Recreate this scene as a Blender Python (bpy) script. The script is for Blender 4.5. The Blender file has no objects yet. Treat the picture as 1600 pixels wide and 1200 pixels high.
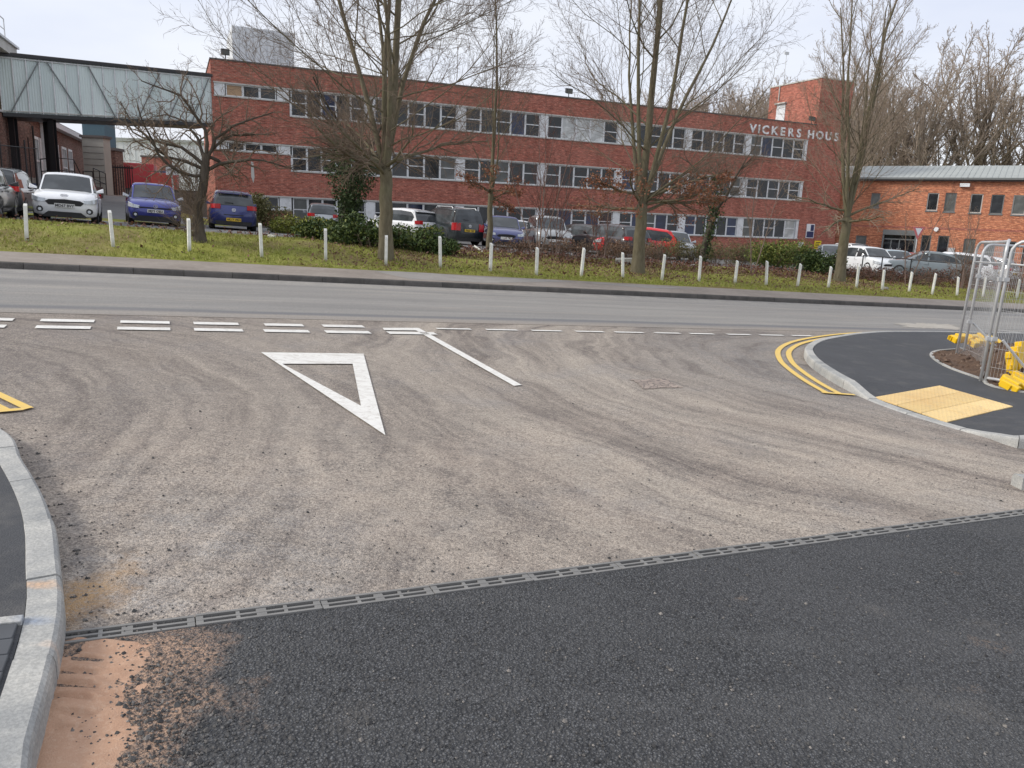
import bpy, bmesh, math, random
import numpy as np
from mathutils import Vector, Matrix, geometry
PI = math.pi
S = bpy.context.scene
COL = S.collection

# ------------------------------------------------------------------ camera
PITCH, ROLL, EYE, FPX = 12.1, 2.2, 1.7, 1202.0
cam_d = bpy.data.cameras.new('camera')
cam = bpy.data.objects.new('camera', cam_d); COL.objects.link(cam)
cam_d.sensor_width = 36; cam_d.lens = FPX/1600*36; cam_d.clip_start = .05; cam_d.clip_end = 3000
CM = Matrix.Rotation(math.radians(90-PITCH), 4, 'X') @ Matrix.Rotation(math.radians(ROLL), 4, 'Z')
cam.matrix_world = Matrix.Translation((0, 0, EYE)) @ CM
S.camera = cam

# ------------------------------------------------------------------ sky and sun
SUN_EL, SUN_AZ = 33, -100      # azimuth from +Y towards +X
w = bpy.data.worlds.new("World"); S.world = w; w.use_nodes = True
wn = w.node_tree.nodes; wl = w.node_tree.links
bg = wn['Background']
sky = wn.new('ShaderNodeTexSky'); sky.sky_type = 'NISHITA'; sky.sun_disc = False
sky.sun_elevation = math.radians(SUN_EL); sky.sun_rotation = math.radians(SUN_AZ)
sky.dust_density = 3.0; sky.air_density = 1.0
tc = wn.new('ShaderNodeTexCoord')
mp = wn.new('ShaderNodeMapping'); mp.inputs['Scale'].default_value = (1.6, 1.6, 5.0)
ns = wn.new('ShaderNodeTexNoise'); ns.inputs['Scale'].default_value = 1.3; ns.inputs['Detail'].default_value = 5
rp = wn.new('ShaderNodeValToRGB')
rp.color_ramp.elements[0].position = .32; rp.color_ramp.elements[0].color = (6.1, 6.5, 7.7, 1)
rp.color_ramp.elements[1].position = .68; rp.color_ramp.elements[1].color = (8.0, 8.15, 8.5, 1)
mx = wn.new('ShaderNodeMix'); mx.data_type = 'RGBA'; mx.inputs[0].default_value = .86
wl.new(tc.outputs['Generated'], mp.inputs[0]); wl.new(mp.outputs[0], ns.inputs['Vector'])
wl.new(ns.outputs[0], rp.inputs[0]); wl.new(sky.outputs[0], mx.inputs[6]); wl.new(rp.outputs[0], mx.inputs[7])
wl.new(mx.outputs[2], bg.inputs[0]); bg.inputs[1].default_value = .1
sl = bpy.data.lights.new('sun', 'SUN'); sl.energy = 2.0; sl.angle = math.radians(12); sl.color = (1, .95, .87)
so = bpy.data.objects.new('sun', sl); COL.objects.link(so)
e_, a_ = math.radians(SUN_EL), math.radians(SUN_AZ)
so.rotation_euler = Vector((math.sin(a_)*math.cos(e_), math.cos(a_)*math.cos(e_), math.sin(e_))).to_track_quat('Z', 'Y').to_euler()
S.view_settings.view_transform = 'Standard'; S.view_settings.look = 'None'
S.view_settings.exposure = 0.42; S.view_settings.gamma = 1; S.view_settings.use_curve_mapping = False

# ------------------------------------------------------------------ the lie of the land
TH = math.radians(25); CT, ST = math.cos(TH), math.sin(TH)   # the main road runs along +s, t is across it
def st(x, y): return x*CT+y*ST, -x*ST+y*CT
def xy(s, t): return s*CT-t*ST, s*ST+t*CT
def road(x, y):
    s, t = st(x, y); return -.043*s+.022*t
def zst(s, t, off=0.0): return -.043*s+.022*t+off
def P3(s, t, off=0.0):
    x, y = xy(s, t); return Vector((x, y, zst(s, t, off)))
def land(x, y):
    s, t = st(x, y); sc = max(-70., min(70., s))
    if abs(s) > 70: sc += (s-sc)*.1
    if t < 18.95: return -.043*sc+.022*max(t, -40)+(.12 if t > 16.7 else 0)
    if t < 25: return -.043*sc+.537+(t-18.95)*.0765+.27*math.sin(PI*(t-18.95)/6.05)**2*max(0, min(1, (9-s)/5))
    return -.043*sc+1.0+max(0, min(1.1, (t-34)*.05))*max(0, min(1, (2.5-s)/3))
def ray(px, py):
    v = CM.to_3x3() @ Vector(((px-800)/FPX, -(py-600)/FPX, -1)); return v
def on(px, py, off=0.0):                 # point of the sloping road plane
    r = ray(px, py); c = road(r.x, r.y); k = (EYE-off)/(c-r.z)
    return Vector((r.x*k, r.y*k, EYE+r.z*k))
def on_land(px, py):
    r = ray(px, py); k = 8.0
    while k < 200:
        if EYE+r.z*k <= land(r.x*k, r.y*k): break
        k += .03
    return Vector((r.x*k, r.y*k, land(r.x*k, r.y*k)))
def at(px, depth, z=None):               # point straight ahead of image column px at a distance
    x = (px-800)/FPX*depth*1.0; y = depth
    # small correction for the camera pitch and roll
    for _ in range(4):
        zz = land(x, y) if z is None else z
        v = CM.to_3x3().transposed() @ Vector((x, y, zz-EYE)); u = 800+FPX*v.x/-v.z
        x += (px-u)/FPX*depth
    return Vector((x, y, land(x, y) if z is None else z))
def up_normal(): 
    dx = -.043*CT; dy = -.043*ST
    return Vector((-dx, -dy, 1)).normalized()

# ------------------------------------------------------------------ materials
class NT:
    def __init__(s, name):
        m = bpy.data.materials.new(name); m.use_nodes = True; s.m = m; s.t = m.node_tree
        s.n = s.t.nodes; s.l = s.t.links; s.b = s.n['Principled BSDF']
    def node(s, ty, **kw):
        n = s.n.new(ty)
        for k, v in kw.items(): setattr(n, k, v)
        return n
    def put(s, sock, v):
        if isinstance(v, bpy.types.NodeSocket): s.l.new(v, sock)
        elif isinstance(v, (tuple, list)) and len(v) == 3 and sock.type == 'RGBA': sock.default_value = (*v, 1)
        else: sock.default_value = v
    def coord(s, k='Object'): return s.node('ShaderNodeTexCoord').outputs[k]
    def map(s, v, sc=(1, 1, 1), rot=(0, 0, 0), loc=(0, 0, 0)):
        n = s.node('ShaderNodeMapping'); s.l.new(v, n.inputs[0]); n.inputs['Scale'].default_value = sc
        n.inputs['Rotation'].default_value = rot; n.inputs['Location'].default_value = loc; return n.outputs[0]
    def noise(s, v, sc, det=4, rough=.55, dist=0):
        n = s.node('ShaderNodeTexNoise'); s.put(n.inputs['Vector'], v); n.inputs['Scale'].default_value = sc
        n.inputs['Detail'].default_value = det; n.inputs['Roughness'].default_value = rough; n.inputs['Distortion'].default_value = dist
        return n.outputs[0]
    def voro(s, v, sc, out='Distance', feat='F1', rnd=1.0):
        n = s.node('ShaderNodeTexVoronoi', feature=feat); s.put(n.inputs['Vector'], v); n.inputs['Scale'].default_value = sc
        n.inputs['Randomness'].default_value = rnd
        return n.outputs[out]
    def ramp(s, f, *st_):
        n = s.node('ShaderNodeValToRGB'); s.put(n.inputs[0], f); e = n.color_ramp.elements
        while len(e) < len(st_): e.new(.5)
        for el, (p, c) in zip(e, st_):
            el.position = p; el.color = (c, c, c, 1) if isinstance(c, (int, float)) else (*c, 1)
        return n.outputs[0]
    def mix(s, f, a, b, bt='MIX'):
        n = s.node('ShaderNodeMix', data_type='RGBA', blend_type=bt); s.put(n.inputs[0], f); s.put(n.inputs[6], a); s.put(n.inputs[7], b)
        return n.outputs[2]
    def math(s, op, a, b=0.0, c=0.0, clamp=False):
        n = s.node('ShaderNodeMath', operation=op, use_clamp=clamp); s.put(n.inputs[0], a); s.put(n.inputs[1], b); s.put(n.inputs[2], c); return n.outputs[0]
    def sep(s, v):
        n = s.node('ShaderNodeSeparateXYZ'); s.l.new(v, n.inputs[0]); return n.outputs
    def comb(s, x, y, z=0.0):
        n = s.node('ShaderNodeCombineXYZ'); s.put(n.inputs[0], x); s.put(n.inputs[1], y); s.put(n.inputs[2], z); return n.outputs[0]
    def bump(s, h, st_=.5, d=.01, nrm=None):
        n = s.node('ShaderNodeBump'); s.put(n.inputs['Height'], h); n.inputs['Strength'].default_value = st_; n.inputs['Distance'].default_value = d
        if nrm is not None: s.l.new(nrm, n.inputs['Normal'])
        return n.outputs[0]
    def orand(s): return s.node('ShaderNodeObjectInfo').outputs['Random']
    def irand(s): return s.node('ShaderNodeNewGeometry').outputs['Random Per Island']
    def out(s, col=None, rough=None, nrm=None, metal=None, spec=None, **kw):
        if col is not None: s.put(s.b.inputs['Base Color'], col)
        if rough is not None: s.put(s.b.inputs['Roughness'], rough)
        if nrm is not None: s.l.new(nrm, s.b.inputs['Normal'])
        if metal is not None: s.put(s.b.inputs['Metallic'], metal)
        if spec is not None: s.put(s.b.inputs['Specular IOR Level'], spec)
        for k, v in kw.items(): s.put(s.b.inputs[k], v)
        return s.m
_cache = {}
def plain(name, col, rough=.6, metal=0.0, var=.12, nsc=6.0, spec=.5, coat=0.0):
    if name in _cache: return _cache[name]
    m = NT(name); v = m.coord()
    f = m.noise(v, nsc, 5)
    c = m.mix(f, tuple(x*(1-var) for x in col), tuple(min(1, x*(1+var)) for x in col))
    r = m.ramp(m.noise(v, nsc*2, 3), (.3, max(0, rough-.08)), (.7, min(1, rough+.08)))
    m.out(c, r, None, metal, spec); 
    if coat: m.b.inputs['Coat Weight'].default_value = coat; m.b.inputs['Coat Roughness'].default_value = .04
    _cache[name] = m.m; return m.m

def brick_mat(name, c1, c2, mortar, streak=.35, sx=1.0):
    m = NT(name); v = m.coord(); x, y, z = m.sep(v)
    uv = m.comb(m.math('ADD', x, y), z)
    n = m.node('ShaderNodeTexBrick'); m.l.new(uv, n.inputs['Vector'])
    n.inputs['Scale'].default_value = 1.0; n.inputs['Brick Width'].default_value = .225*sx; n.inputs['Row Height'].default_value = .075*sx
    n.inputs['Mortar Size'].default_value = .011; n.inputs['Mortar Smooth'].default_value = .2; n.inputs['Bias'].default_value = -.1
    m.put(n.inputs['Color1'], tuple(a*1.25 for a in c1)); m.put(n.inputs['Color2'], tuple(a*.72 for a in c2)); m.put(n.inputs['Mortar'], mortar)
    big = m.noise(uv, .30, 7, .7); col = m.mix(m.ramp(big, (.35, 0.0), (.68, .6)), n.outputs[0], tuple(a*.60 for a in c1))
    row = m.noise(m.map(uv, (.25, 6, 1)), 1.0, 4, .7); col = m.mix(m.ramp(row, (.45, 0.0), (.7, .4)), col, tuple(min(1, a*1.35) for a in c1))
    pat = m.noise(m.map(uv, (3.2, 11, 1)), 1.0, 3, .8)
    col = m.mix(m.ramp(pat, (.53, 0.0), (.61, .7)), col, (min(1, c1[0]*1.7), min(1, c1[1]*2.3), min(1, c1[2]*2.4)))
    col = m.mix(m.ramp(pat, (.34, .75), (.44, 0.0)), col, tuple(a*.42 for a in c2))
    st2 = m.noise(m.map(uv, (1.3, .10, 1)), 1.0, 5, .6)
    col = m.mix(m.ramp(st2, (.50, 0.0), (.72, streak)), col, tuple(a*.45 for a in c2))
    return m.out(col, .88, m.bump(m.math('MULTIPLY', n.outputs[1], -1.0), .4, .01), spec=.25)

M = {}
M['brick'] = brick_mat('red_brick', (.375, .112, .076), (.31, .090, .062), (.37, .25, .21))
M['brick_orange'] = brick_mat('orange_brick', (.50, .17, .088), (.40, .125, .065), (.40, .28, .21), .2)
M['brick_brown'] = brick_mat('brown_brick', (.20, .095, .07), (.13, .065, .05), (.16, .13, .115), .4)
M['brick_buff'] = brick_mat('buff_brick', (.46, .33, .18), (.36, .25, .13), (.35, .30, .24), .3)

def white_frame():
    m = NT('white_painted_frame'); v = m.coord()
    return m.out(m.mix(m.ramp(m.noise(v, 3, 6, .7), (.45, 0.0), (.7, .7)), (.72, .73, .74), (.45, .45, .44)), .5)
M['frame'] = white_frame()
M['grey_frame'] = plain('grey_frame', (.16, .17, .17), .5)
M['concrete_trim'] = plain('pale_trim', (.50, .49, .46), .8, var=.25, nsc=2)
M['coping'] = plain('dark_coping', (.10, .085, .08), .8)
def glass(name, a, b, rough=.06):
    m = NT(name); r = m.orand(); v = m.coord()
    c = m.mix(r, a, b)
    n = m.noise(m.map(v, (1, 1, 1)), 1.7, 2)
    c = m.mix(m.ramp(n, (.45, 0.0), (.75, .7)), c, tuple(min(1, 1.8*x+.004) for x in b))
    return m.out(c, rough, m.bump(m.noise(v, .9, 1), .05, .05), spec=.5)
M['glass'] = glass('window_glass', (.006, .007, .009), (.022, .025, .028))
M['glass_blue'] = glass('window_glass_blue_blind', (.010, .015, .04), (.016, .028, .075))
M['glass_blind'] = glass('window_glass_pale_blind', (.36, .37, .36), (.50, .51, .50), .25)
M['glass_grey'] = glass('grey_shuttered_glass', (.07, .075, .07), (.11, .115, .11), .3)
M['board'] = plain('chipboard', (.42, .28, .17), .8)
M['car_glass'] = glass('car_glass', (.035, .04, .043), (.06, .066, .07), .03)
M['black'] = plain('black_plastic', (.014, .014, .015), .5)
M['dark_steel'] = plain('dark_steel', (.018, .018, .02), .45)
M['tyre'] = plain('tyre_rubber', (.018, .018, .018), .8)
M['rim'] = plain('alloy_rim', (.42, .43, .45), .3, .8)
M['galv'] = plain('galvanised_steel', (.52, .53, .54), .45, .3, var=.25, nsc=9)
def post_mat():
    m = NT('white_post_paint'); v = m.coord(); z = m.sep(v)[2]; n = m.noise(v, 7, 6, .7); r = m.orand()
    col = m.mix(m.ramp(n, (.45, 0.0), (.7, .6)), m.mix(r, (.86, .85, .81), (.74, .74, .69)), (.52, .53, .45))
    f = m.math('ADD', z, m.math('MULTIPLY', n, .25))
    col = m.mix(m.ramp(f, (.10, .85), (.33, 0.0)), col, (.22, .22, .12))
    return m.out(col, .65)
M['white_paint'] = post_mat()
M['chrome'] = plain('chrome', (.6, .6, .62), .15, 1.0)
M['red_lamp'] = plain('red_lamp', (.45, .012, .015), .15, var=.3)
M['head_lamp'] = plain('head_lamp', (.55, .58, .6), .1, .3, var=.35, nsc=18)
M['plate_w'] = plain('white_plate', (.7, .7, .68), .4); M['plate_y'] = plain('yellow_plate', (.75, .50, .03), .4)
M['ink'] = plain('black_ink', (.01, .01, .012), .5)
M['roof_metal'] = plain('grey_sheet_roof', (.36, .38, .36), .55, .1, var=.15, nsc=1.2)
M['yellow_plastic'] = plain('yellow_plastic', (.80, .50, .01), .4, var=.15)
M['yellow_sign'] = plain('yellow_sign', (.80, .60, .03), .5); M['white_sign'] = plain('white_sign', (.75, .76, .78), .5)
M['blue_paint'] = plain('blue_paint', (.04, .09, .24), .6, var=.2); M['red_paint'] = plain('red_paint', (.42, .03, .03), .5)
M['white_wall'] = plain('white_cladding', (.66, .68, .70), .6, var=.06, nsc=.3)
M['stone_wall'] = plain('pale_render', (.36, .35, .31), .85, var=.2, nsc=1.5)
M['blue_clad'] = plain('teal_cladding', (.05, .10, .13), .6, var=.2)
M['letter'] = plain('white_letter', (.80, .80, .80), .45, var=.06)

def bridge_panel():
    m = NT('pale_green_translucent_panel'); v = m.coord(); x, y, z = m.sep(v)
    wv = m.node('ShaderNodeTexWave', wave_type='BANDS', bands_direction='X'); m.l.new(v, wv.inputs[0]); wv.inputs['Scale'].default_value = 4
    c = m.mix(m.noise(m.map(v, (1.2, 1, .5)), 1.0, 5), (.62, .72, .70), (.84, .90, .88))
    c = m.mix(m.math('MULTIPLY', m.orand(), .35), c, (.42, .52, .52))
    m.out(c, .35, m.bump(wv.outputs[1], .5, .03))
    tr = m.node('ShaderNodeBsdfTranslucent'); m.put(tr.inputs[0], c); ms = m.node('ShaderNodeMixShader'); ms.inputs[0].default_value = .10
    m.l.new(m.b.outputs[0], ms.inputs[1]); m.l.new(tr.outputs[0], ms.inputs[2]); m.l.new(ms.outputs[0], m.n['Material Output'].inputs[0])
    return m.m
M['panel'] = bridge_panel()

def asphalt_new():
    m = NT('fresh_black_asphalt'); v = m.coord()
    wv = m.node('ShaderNodeVectorMath', operation='ADD'); nz = m.node('ShaderNodeTexNoise'); m.l.new(v, nz.inputs['Vector']); nz.inputs['Scale'].default_value = 40
    sc_ = m.node('ShaderNodeVectorMath', operation='SCALE'); m.l.new(nz.outputs['Color'], sc_.inputs[0]); sc_.inputs['Scale'].default_value = .012
    m.l.new(v, wv.inputs[0]); m.l.new(sc_.outputs[0], wv.inputs[1]); q = wv.outputs[0]
    a = m.voro(q, 98); b = m.voro(q, 55); cs = m.sep(m.voro(q, 98, 'Color'))[0]; cb = m.sep(m.voro(q, 55, 'Color'))[1]
    col = m.mix(m.ramp(cs, (.0, 0.0), (1.0, 1.0)), (.042, .044, .047), (.22, .225, .232))
    col = m.mix(m.ramp(cb, (.3, 0.0), (1.0, .55)), col, (.19, .195, .205))
    col = m.mix(m.ramp(a, (.22, 0.0), (.60, .80)), col, (.014, .014, .015))
    big = m.noise(v, .9, 6, .6)
    col = m.mix(m.ramp(big, (.35, 0.0), (.75, .45)), col, (.12, .12, .122))
    sc = m.noise(m.map(v, (1, 1, 1), loc=(4, 2, 0)), 1.6, 7, .62)
    col = m.mix(m.ramp(sc, (.62, 0.0), (.80, .45)), col, (.22, .20, .175))
    # spilt sand dusting round the kerb corner
    x, y, z = m.sep(v)
    dx = m.math('ADD', x, 1.42); dy = m.math('SUBTRACT', y, 2.15)
    d = m.math('SQRT', m.math('ADD', m.math('MULTIPLY', m.math('MULTIPLY', dx, dx), 2.2), m.math('MULTIPLY', dy, dy)))
    f = m.math('ADD', m.math('SUBTRACT', .86, d), m.math('MULTIPLY', m.math('SUBTRACT', m.noise(v, 5, 6, .6), .5), 1.3))
    roll = m.noise(m.map(v, (.5, 2.2, 1), rot=(0, 0, -.5)), 1.0, 5, .6)
    col = m.mix(m.ramp(roll, (.50, 0.0), (.72, .22)), col, (.17, .168, .165))
    dust = m.math('MULTIPLY', m.ramp(f, (.02, 0.0), (.42, 1.0)), m.ramp(m.noise(v, 75, 4, .7), (.40, .08), (.58, .95)))
    col = m.mix(dust, col, (.47, .31, .215))
    # scattered dusty patches
    p = m.math('MULTIPLY', m.ramp(m.noise(m.map(v, loc=(9, 1, 0)), 2.3, 3), (.68, 0.0), (.76, 1.0)), m.ramp(m.noise(v, 60, 3), (.45, 0.0), (.6, .8)))
    col = m.mix(p, col, (.30, .22, .16))
    h = m.math('ADD', m.ramp(a, (.0, 1.0), (.6, 0.0)), m.math('MULTIPLY', m.ramp(b, (0, 1.0), (.7, 0.0)), .9))
    h = m.math('ADD', h, m.math('MULTIPLY', m.noise(v, 260, 2), .4))
    return m.out(col, .82, m.bump(h, 1.0, .011), spec=.4)
M['asphalt_new'] = asphalt_new()

def asphalt_smooth():
    m = NT('smooth_dark_footway_asphalt'); v = m.coord()
    col = m.mix(m.noise(v, 1.2, 6, .6), (.028, .030, .034), (.066, .068, .074))
    col = m.mix(m.ramp(m.voro(v, 110), (.2, .5), (.6, 0.0)), col, (.075, .077, .082))
    col = m.mix(m.ramp(m.noise(v, 3, 7, .7), (.52, 0.0), (.75, .5)), col, (.15, .142, .13))
    return m.out(col, .8, m.bump(m.voro(v, 130), .5, .004))
M['asphalt_smooth'] = asphalt_smooth()

def worn_road():
    m = NT('dusty_worn_road'); v = m.coord(); x, y, z = m.sep(v)
    s_ = m.math('ADD', m.math('MULTIPLY', x, CT), m.math('MULTIPLY', y, ST))
    t_ = m.math('SUBTRACT', m.math('MULTIPLY', y, CT), m.math('MULTIPLY', x, ST))
    wob = m.math('MULTIPLY', m.math('SUBTRACT', m.noise(v, .5, 3), .5), 1.1)
    def polar(cx, cy, ks, ka):
        dx = m.math('SUBTRACT', x, cx); dy = m.math('SUBTRACT', y, cy)
        r = m.math('ADD', m.math('SQRT', m.math('ADD', m.math('MULTIPLY', dx, dx), m.math('MULTIPLY', dy, dy))), wob)
        a = m.math('ARCTAN2', dy, dx)
        return m.comb(m.math('MULTIPLY', r, ks), m.math('MULTIPLY', a, ka)), r
    p1, r1 = polar(6.3, 10.9, 1.0, .9); p2, r2 = polar(-6.5, 4.2, 1.0, 1.1)
    side = m.ramp(m.math('ADD', s_, m.math('MULTIPLY', m.math('SUBTRACT', m.noise(v, .35, 2), .5), 3)), (.0, 0.0), (1.0, 1.0))
    side = m.ramp(m.math('DIVIDE', m.math('ADD', s_, .5), 5.0), (.15, 0.0), (.75, 1.0))
    n1 = m.noise(p1, 1.5, 6, .62); n2 = m.noise(p2, 1.6, 6, .62)
    lane = m.mix(side, n2, n1)
    f1 = m.noise(m.map(p1, (5.5, .8, 1)), 1.0, 6, .65); f2 = m.noise(m.map(p2, (5.5, .8, 1)), 1.0, 6, .65); fl = m.mix(side, f2, f1)
    col = m.mix(m.ramp(lane, (.38, 0.0), (.60, 1.0)), (.15, .13, .117), (.375, .332, .285))
    col = m.mix(m.ramp(fl, (.46, .0), (.66, .7)), col, (.455, .395, .33))
    col = m.mix(m.ramp(fl, (.34, .7), (.48, 0.0)), col, (.14, .125, .12))
    big = m.noise(v, .45, 5, .6)
    col = m.mix(m.ramp(big, (.40, 0.0), (.7, .65)), col, (.385, .335, .283))
    blue = m.noise(m.map(v, (1, 1, 1), loc=(3, 7, 0)), .8, 6, .65)
    col = m.mix(m.ramp(blue, (.52, 0.0), (.70, .6)), col, (.27, .265, .27))
    # darker oily ground on the left by the kerb and dark lane round the right corner
    dl = m.math('MULTIPLY', m.ramp(m.math('DIVIDE', m.math('ADD', s_, 1.2), 3.6), (.0, 1.0), (1.0, 0.0)), m.ramp(n2, (.40, 0.0), (.58, .8)))
    col = m.mix(dl, col, (.115, .10, .098))
    dr = m.math('MULTIPLY', m.ramp(m.math('DIVIDE', r1, 6.0), (.34, 0.0), (.42, 1.0), (.60, .85), (.85, 0.0)), m.ramp(f1, (.35, .2), (.6, .9)))
    col = m.mix(dr, col, (.165, .165, .17))
    wh = m.math('MULTIPLY', m.ramp(m.math('DIVIDE', m.math('ADD', s_, .7), 1.7), (.0, .25), (.25, 1.0), (.8, .6), (1.0, 0.0)), m.math('MULTIPLY', m.ramp(m.math('DIVIDE', t_, 7.0), (.4, 1.0), (.8, 0.0)), m.ramp(m.noise(m.map(v, (2.2, 5, 1), rot=(0, 0, -.6)), 1.0, 7, .7), (.38, 0.0), (.60, .8))))
    col = m.mix(wh, col, (.44, .44, .44))
    pale = m.math('MULTIPLY', m.ramp(m.math('DIVIDE', m.math('ABSOLUTE', m.math('SUBTRACT', t_, 4.3)), 3.0), (.1, 1.0), (.9, 0.0)), m.ramp(m.noise(v, 1.3, 6, .7), (.42, 0.0), (.62, .75)))
    col = m.mix(pale, col, (.50, .42, .345))
    swf = m.math('ADD', m.math('MULTIPLY', lane, .5), m.math('MULTIPLY', fl, .5))
    # wandering fine scuffs and dust
    scf = m.noise(m.map(v, (2.2, 7, 1), rot=(0, 0, .5)), 1.3, 8, .75, .6)
    col = m.mix(m.ramp(scf, (.52, 0.0), (.72, .5)), col, (.50, .43, .36))
    # aggregate grain
    g = m.voro(v, 125, 'Color'); g0 = m.sep(g)[0]; gd = m.voro(v, 125)
    agg = m.ramp(m.noise(v, .8, 4), (.35, .25), (.65, .62))
    col = m.mix(m.math('MULTIPLY', m.ramp(g0, (.55, 0.0), (.9, 1.0)), agg), col, (.60, .51, .42))
    col = m.mix(m.math('MULTIPLY', m.ramp(g0, (.1, 1.0), (.32, 0.0)), agg), col, (.11, .10, .09))
    fine = m.noise(v, 60, 5, .8)
    col = m.mix(m.ramp(fine, (.40, .62), (.53, 0.0)), col, (.13, .11, .097))
    col = m.mix(m.ramp(fine, (.55, 0.0), (.68, .6)), col, (.56, .49, .42))
    mid = m.noise(v, 17, 6, .75)
    col = m.mix(m.ramp(mid, (.52, 0.0), (.70, .45)), col, (.45, .405, .35))
    col = m.mix(m.ramp(mid, (.32, .5), (.45, 0.0)), col, (.125, .112, .105))
    dx = m.math('ADD', x, 1.75); dy = m.math('SUBTRACT', y, 2.92)
    d = m.math('SQRT', m.math('ADD', m.math('MULTIPLY', m.math('MULTIPLY', dx, dx), 4.5), m.math('MULTIPLY', dy, dy)))
    f = m.math('ADD', m.math('SUBTRACT', .42, d), m.math('MULTIPLY', m.math('SUBTRACT', m.noise(v, 6, 6, .65), .5), .9))
    col = m.mix(m.math('MULTIPLY', m.ramp(f, (.0, 0.0), (.3, 1.0)), m.ramp(m.noise(v, 70, 4, .75), (.36, .2), (.54, 1.0))), col, (.44, .29, .16))
    col = m.mix(1.0, col, m.ramp(swf, (.38, (.76, .75, .76)), (.50, (.98, .98, .98)), (.62, (1.10, 1.10, 1.09))), 'MULTIPLY')
    h = m.math('ADD', m.ramp(gd, (0, 1.0), (.55, 0.0)), m.math('MULTIPLY', fine, .9))
    return m.out(col, .88, m.bump(h, .7, .006), spec=.3)
M['worn_road'] = worn_road()

def main_road_mat():
    m = NT('grey_main_road'); v = m.coord(); r = m.map(v, rot=(0, 0, -TH))
    n = m.noise(m.map(r, (.10, 1.5, 1)), 1.0, 6, .6, .4)
    col = m.mix(m.ramp(n, (.35, 0.0), (.65, 1.0)), (.235, .225, .212), (.345, .328, .30))
    n2 = m.noise(m.map(r, (.22, 2.2, 1), loc=(5, 3, 0)), 1.0, 7, .7)
    col = m.mix(m.ramp(n2, (.52, 0.0), (.72, .7)), col, (.42, .375, .32))
    t_ = m.sep(r)[1]
    ed = m.math('ADD', t_, m.math('MULTIPLY', m.math('SUBTRACT', m.noise(m.map(r, (.5, 2, 1)), 1.0, 6, .65), .5), 1.6))
    col = m.mix(m.ramp(m.math('SUBTRACT', ed, 11.2), (.0, .95), (.75, 0.0)), col, (.345, .298, .25))
    # sealed joint, darker band and dusty near edge
    j = m.math('ABSOLUTE', m.math('SUBTRACT', t_, m.math('ADD', 11.75, m.math('MULTIPLY', m.noise(r, .4, 2), .2))))
    col = m.mix(m.ramp(j, (.06, .65), (.22, 0.0)), col, (.13, .135, .15))
    dust = m.math('ABSOLUTE', m.math('SUBTRACT', t_, 16.25))
    col = m.mix(m.math('MULTIPLY', m.ramp(dust, (.0, .8), (.45, 0.0)), m.ramp(m.noise(r, 3, 5), (.4, 0.0), (.6, 1.0))), col, (.42, .39, .35))
    col = m.mix(m.ramp(m.noise(v, 45, 4, .8), (.38, .5), (.6, 0.0)), col, (.10, .10, .105))
    return m.out(col, .85, m.bump(m.noise(v, 60, 3), .5, .004), spec=.35)
M['main_road'] = main_road_mat()

def simple_ground(name, a, b, c, sc=1.5, bs=60):
    m = NT(name); v = m.coord()
    col = m.mix(m.ramp(m.noise(v, sc, 6, .65), (.3, 0.0), (.7, 1.0)), a, b)
    col = m.mix(m.ramp(m.noise(v, sc*9, 6, .7), (.5, 0.0), (.75, .7)), col, c)
    return m.out(col, .9, m.bump(m.noise(v, bs, 3), .5, .006), spec=.25)
M['pavement'] = simple_ground('grey_pavement', (.225, .195, .17), (.32, .28, .245), (.40, .35, .305), .7)
M['pave_patch'] = simple_ground('pale_patch', (.25, .235, .22), (.33, .31, .285), (.37, .35, .33), 2)
M['patch_dust'] = simple_ground('sandy_patch', (.34, .31, .27), (.44, .41, .36), (.5, .47, .42), 2)
M['tarmac'] = simple_ground('car_park_tarmac', (.13, .13, .13), (.19, .187, .183), (.24, .235, .22), .4)
M['soil'] = simple_ground('brown_soil', (.065, .040, .028), (.12, .078, .055), (.20, .14, .10), 5, 30)
def grass_mat():
    m = NT('verge_grass_ground'); v = m.coord(); x, y, z = m.sep(v)
    col = m.mix(m.ramp(m.noise(v, 1.1, 6, .6), (.35, 0.0), (.65, 1.0)), (.20, .22, .045), (.34, .34, .08))
    s_ = m.math('ADD', m.math('MULTIPLY', x, CT), m.math('MULTIPLY', y, ST))
    br = m.ramp(m.noise(v, .55, 5, .6), (.44, 0.0), (.60, .75))
    col = m.mix(br, col, (.175, .125, .07))
    return m.out(col, .95, m.bump(m.noise(v, 30, 4), .8, .02), spec=.15)
M['grass_ground'] = grass_mat()
def leafy(name, *cols, rough=.6, spec=.3):
    m = NT(name); r = m.irand(); k = len(cols)
    c = m.ramp(r, *[(i/(k-1), cc) for i, cc in enumerate(cols)])
    m.out(c, rough, spec=spec); return m.m
M['grass'] = leafy('grass_blades', (.17, .20, .035), (.33, .34, .075), (.25, .27, .05), (.44, .40, .15))
M['litter'] = leafy('brown_leaf_litter', (.11, .065, .04), (.22, .13, .08), (.16, .09, .058), (.32, .22, .14))
M['litter_red'] = leafy('red_brown_leaf_litter', (.10, .04, .028), (.17, .075, .05), (.07, .035, .028), (.20, .12, .08))
M['leaf_dark'] = leafy('dark_evergreen', (.02, .042, .014), (.07, .11, .03), (.04, .07, .022), (.13, .16, .04))
M['leaf_yellow'] = leafy('yellow_green_shrub', (.10, .14, .02), (.27, .29, .05), (.17, .20, .035), (.34, .31, .07))
M['leaf_hedge'] = leafy('green_hedge', (.045, .08, .015), (.15, .19, .04), (.09, .12, .025), (.21, .23, .06))
M['leaf_olive'] = leafy('olive_shrub', (.07, .08, .025), (.17, .16, .06), (.11, .11, .04), (.20, .17, .09))
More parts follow.
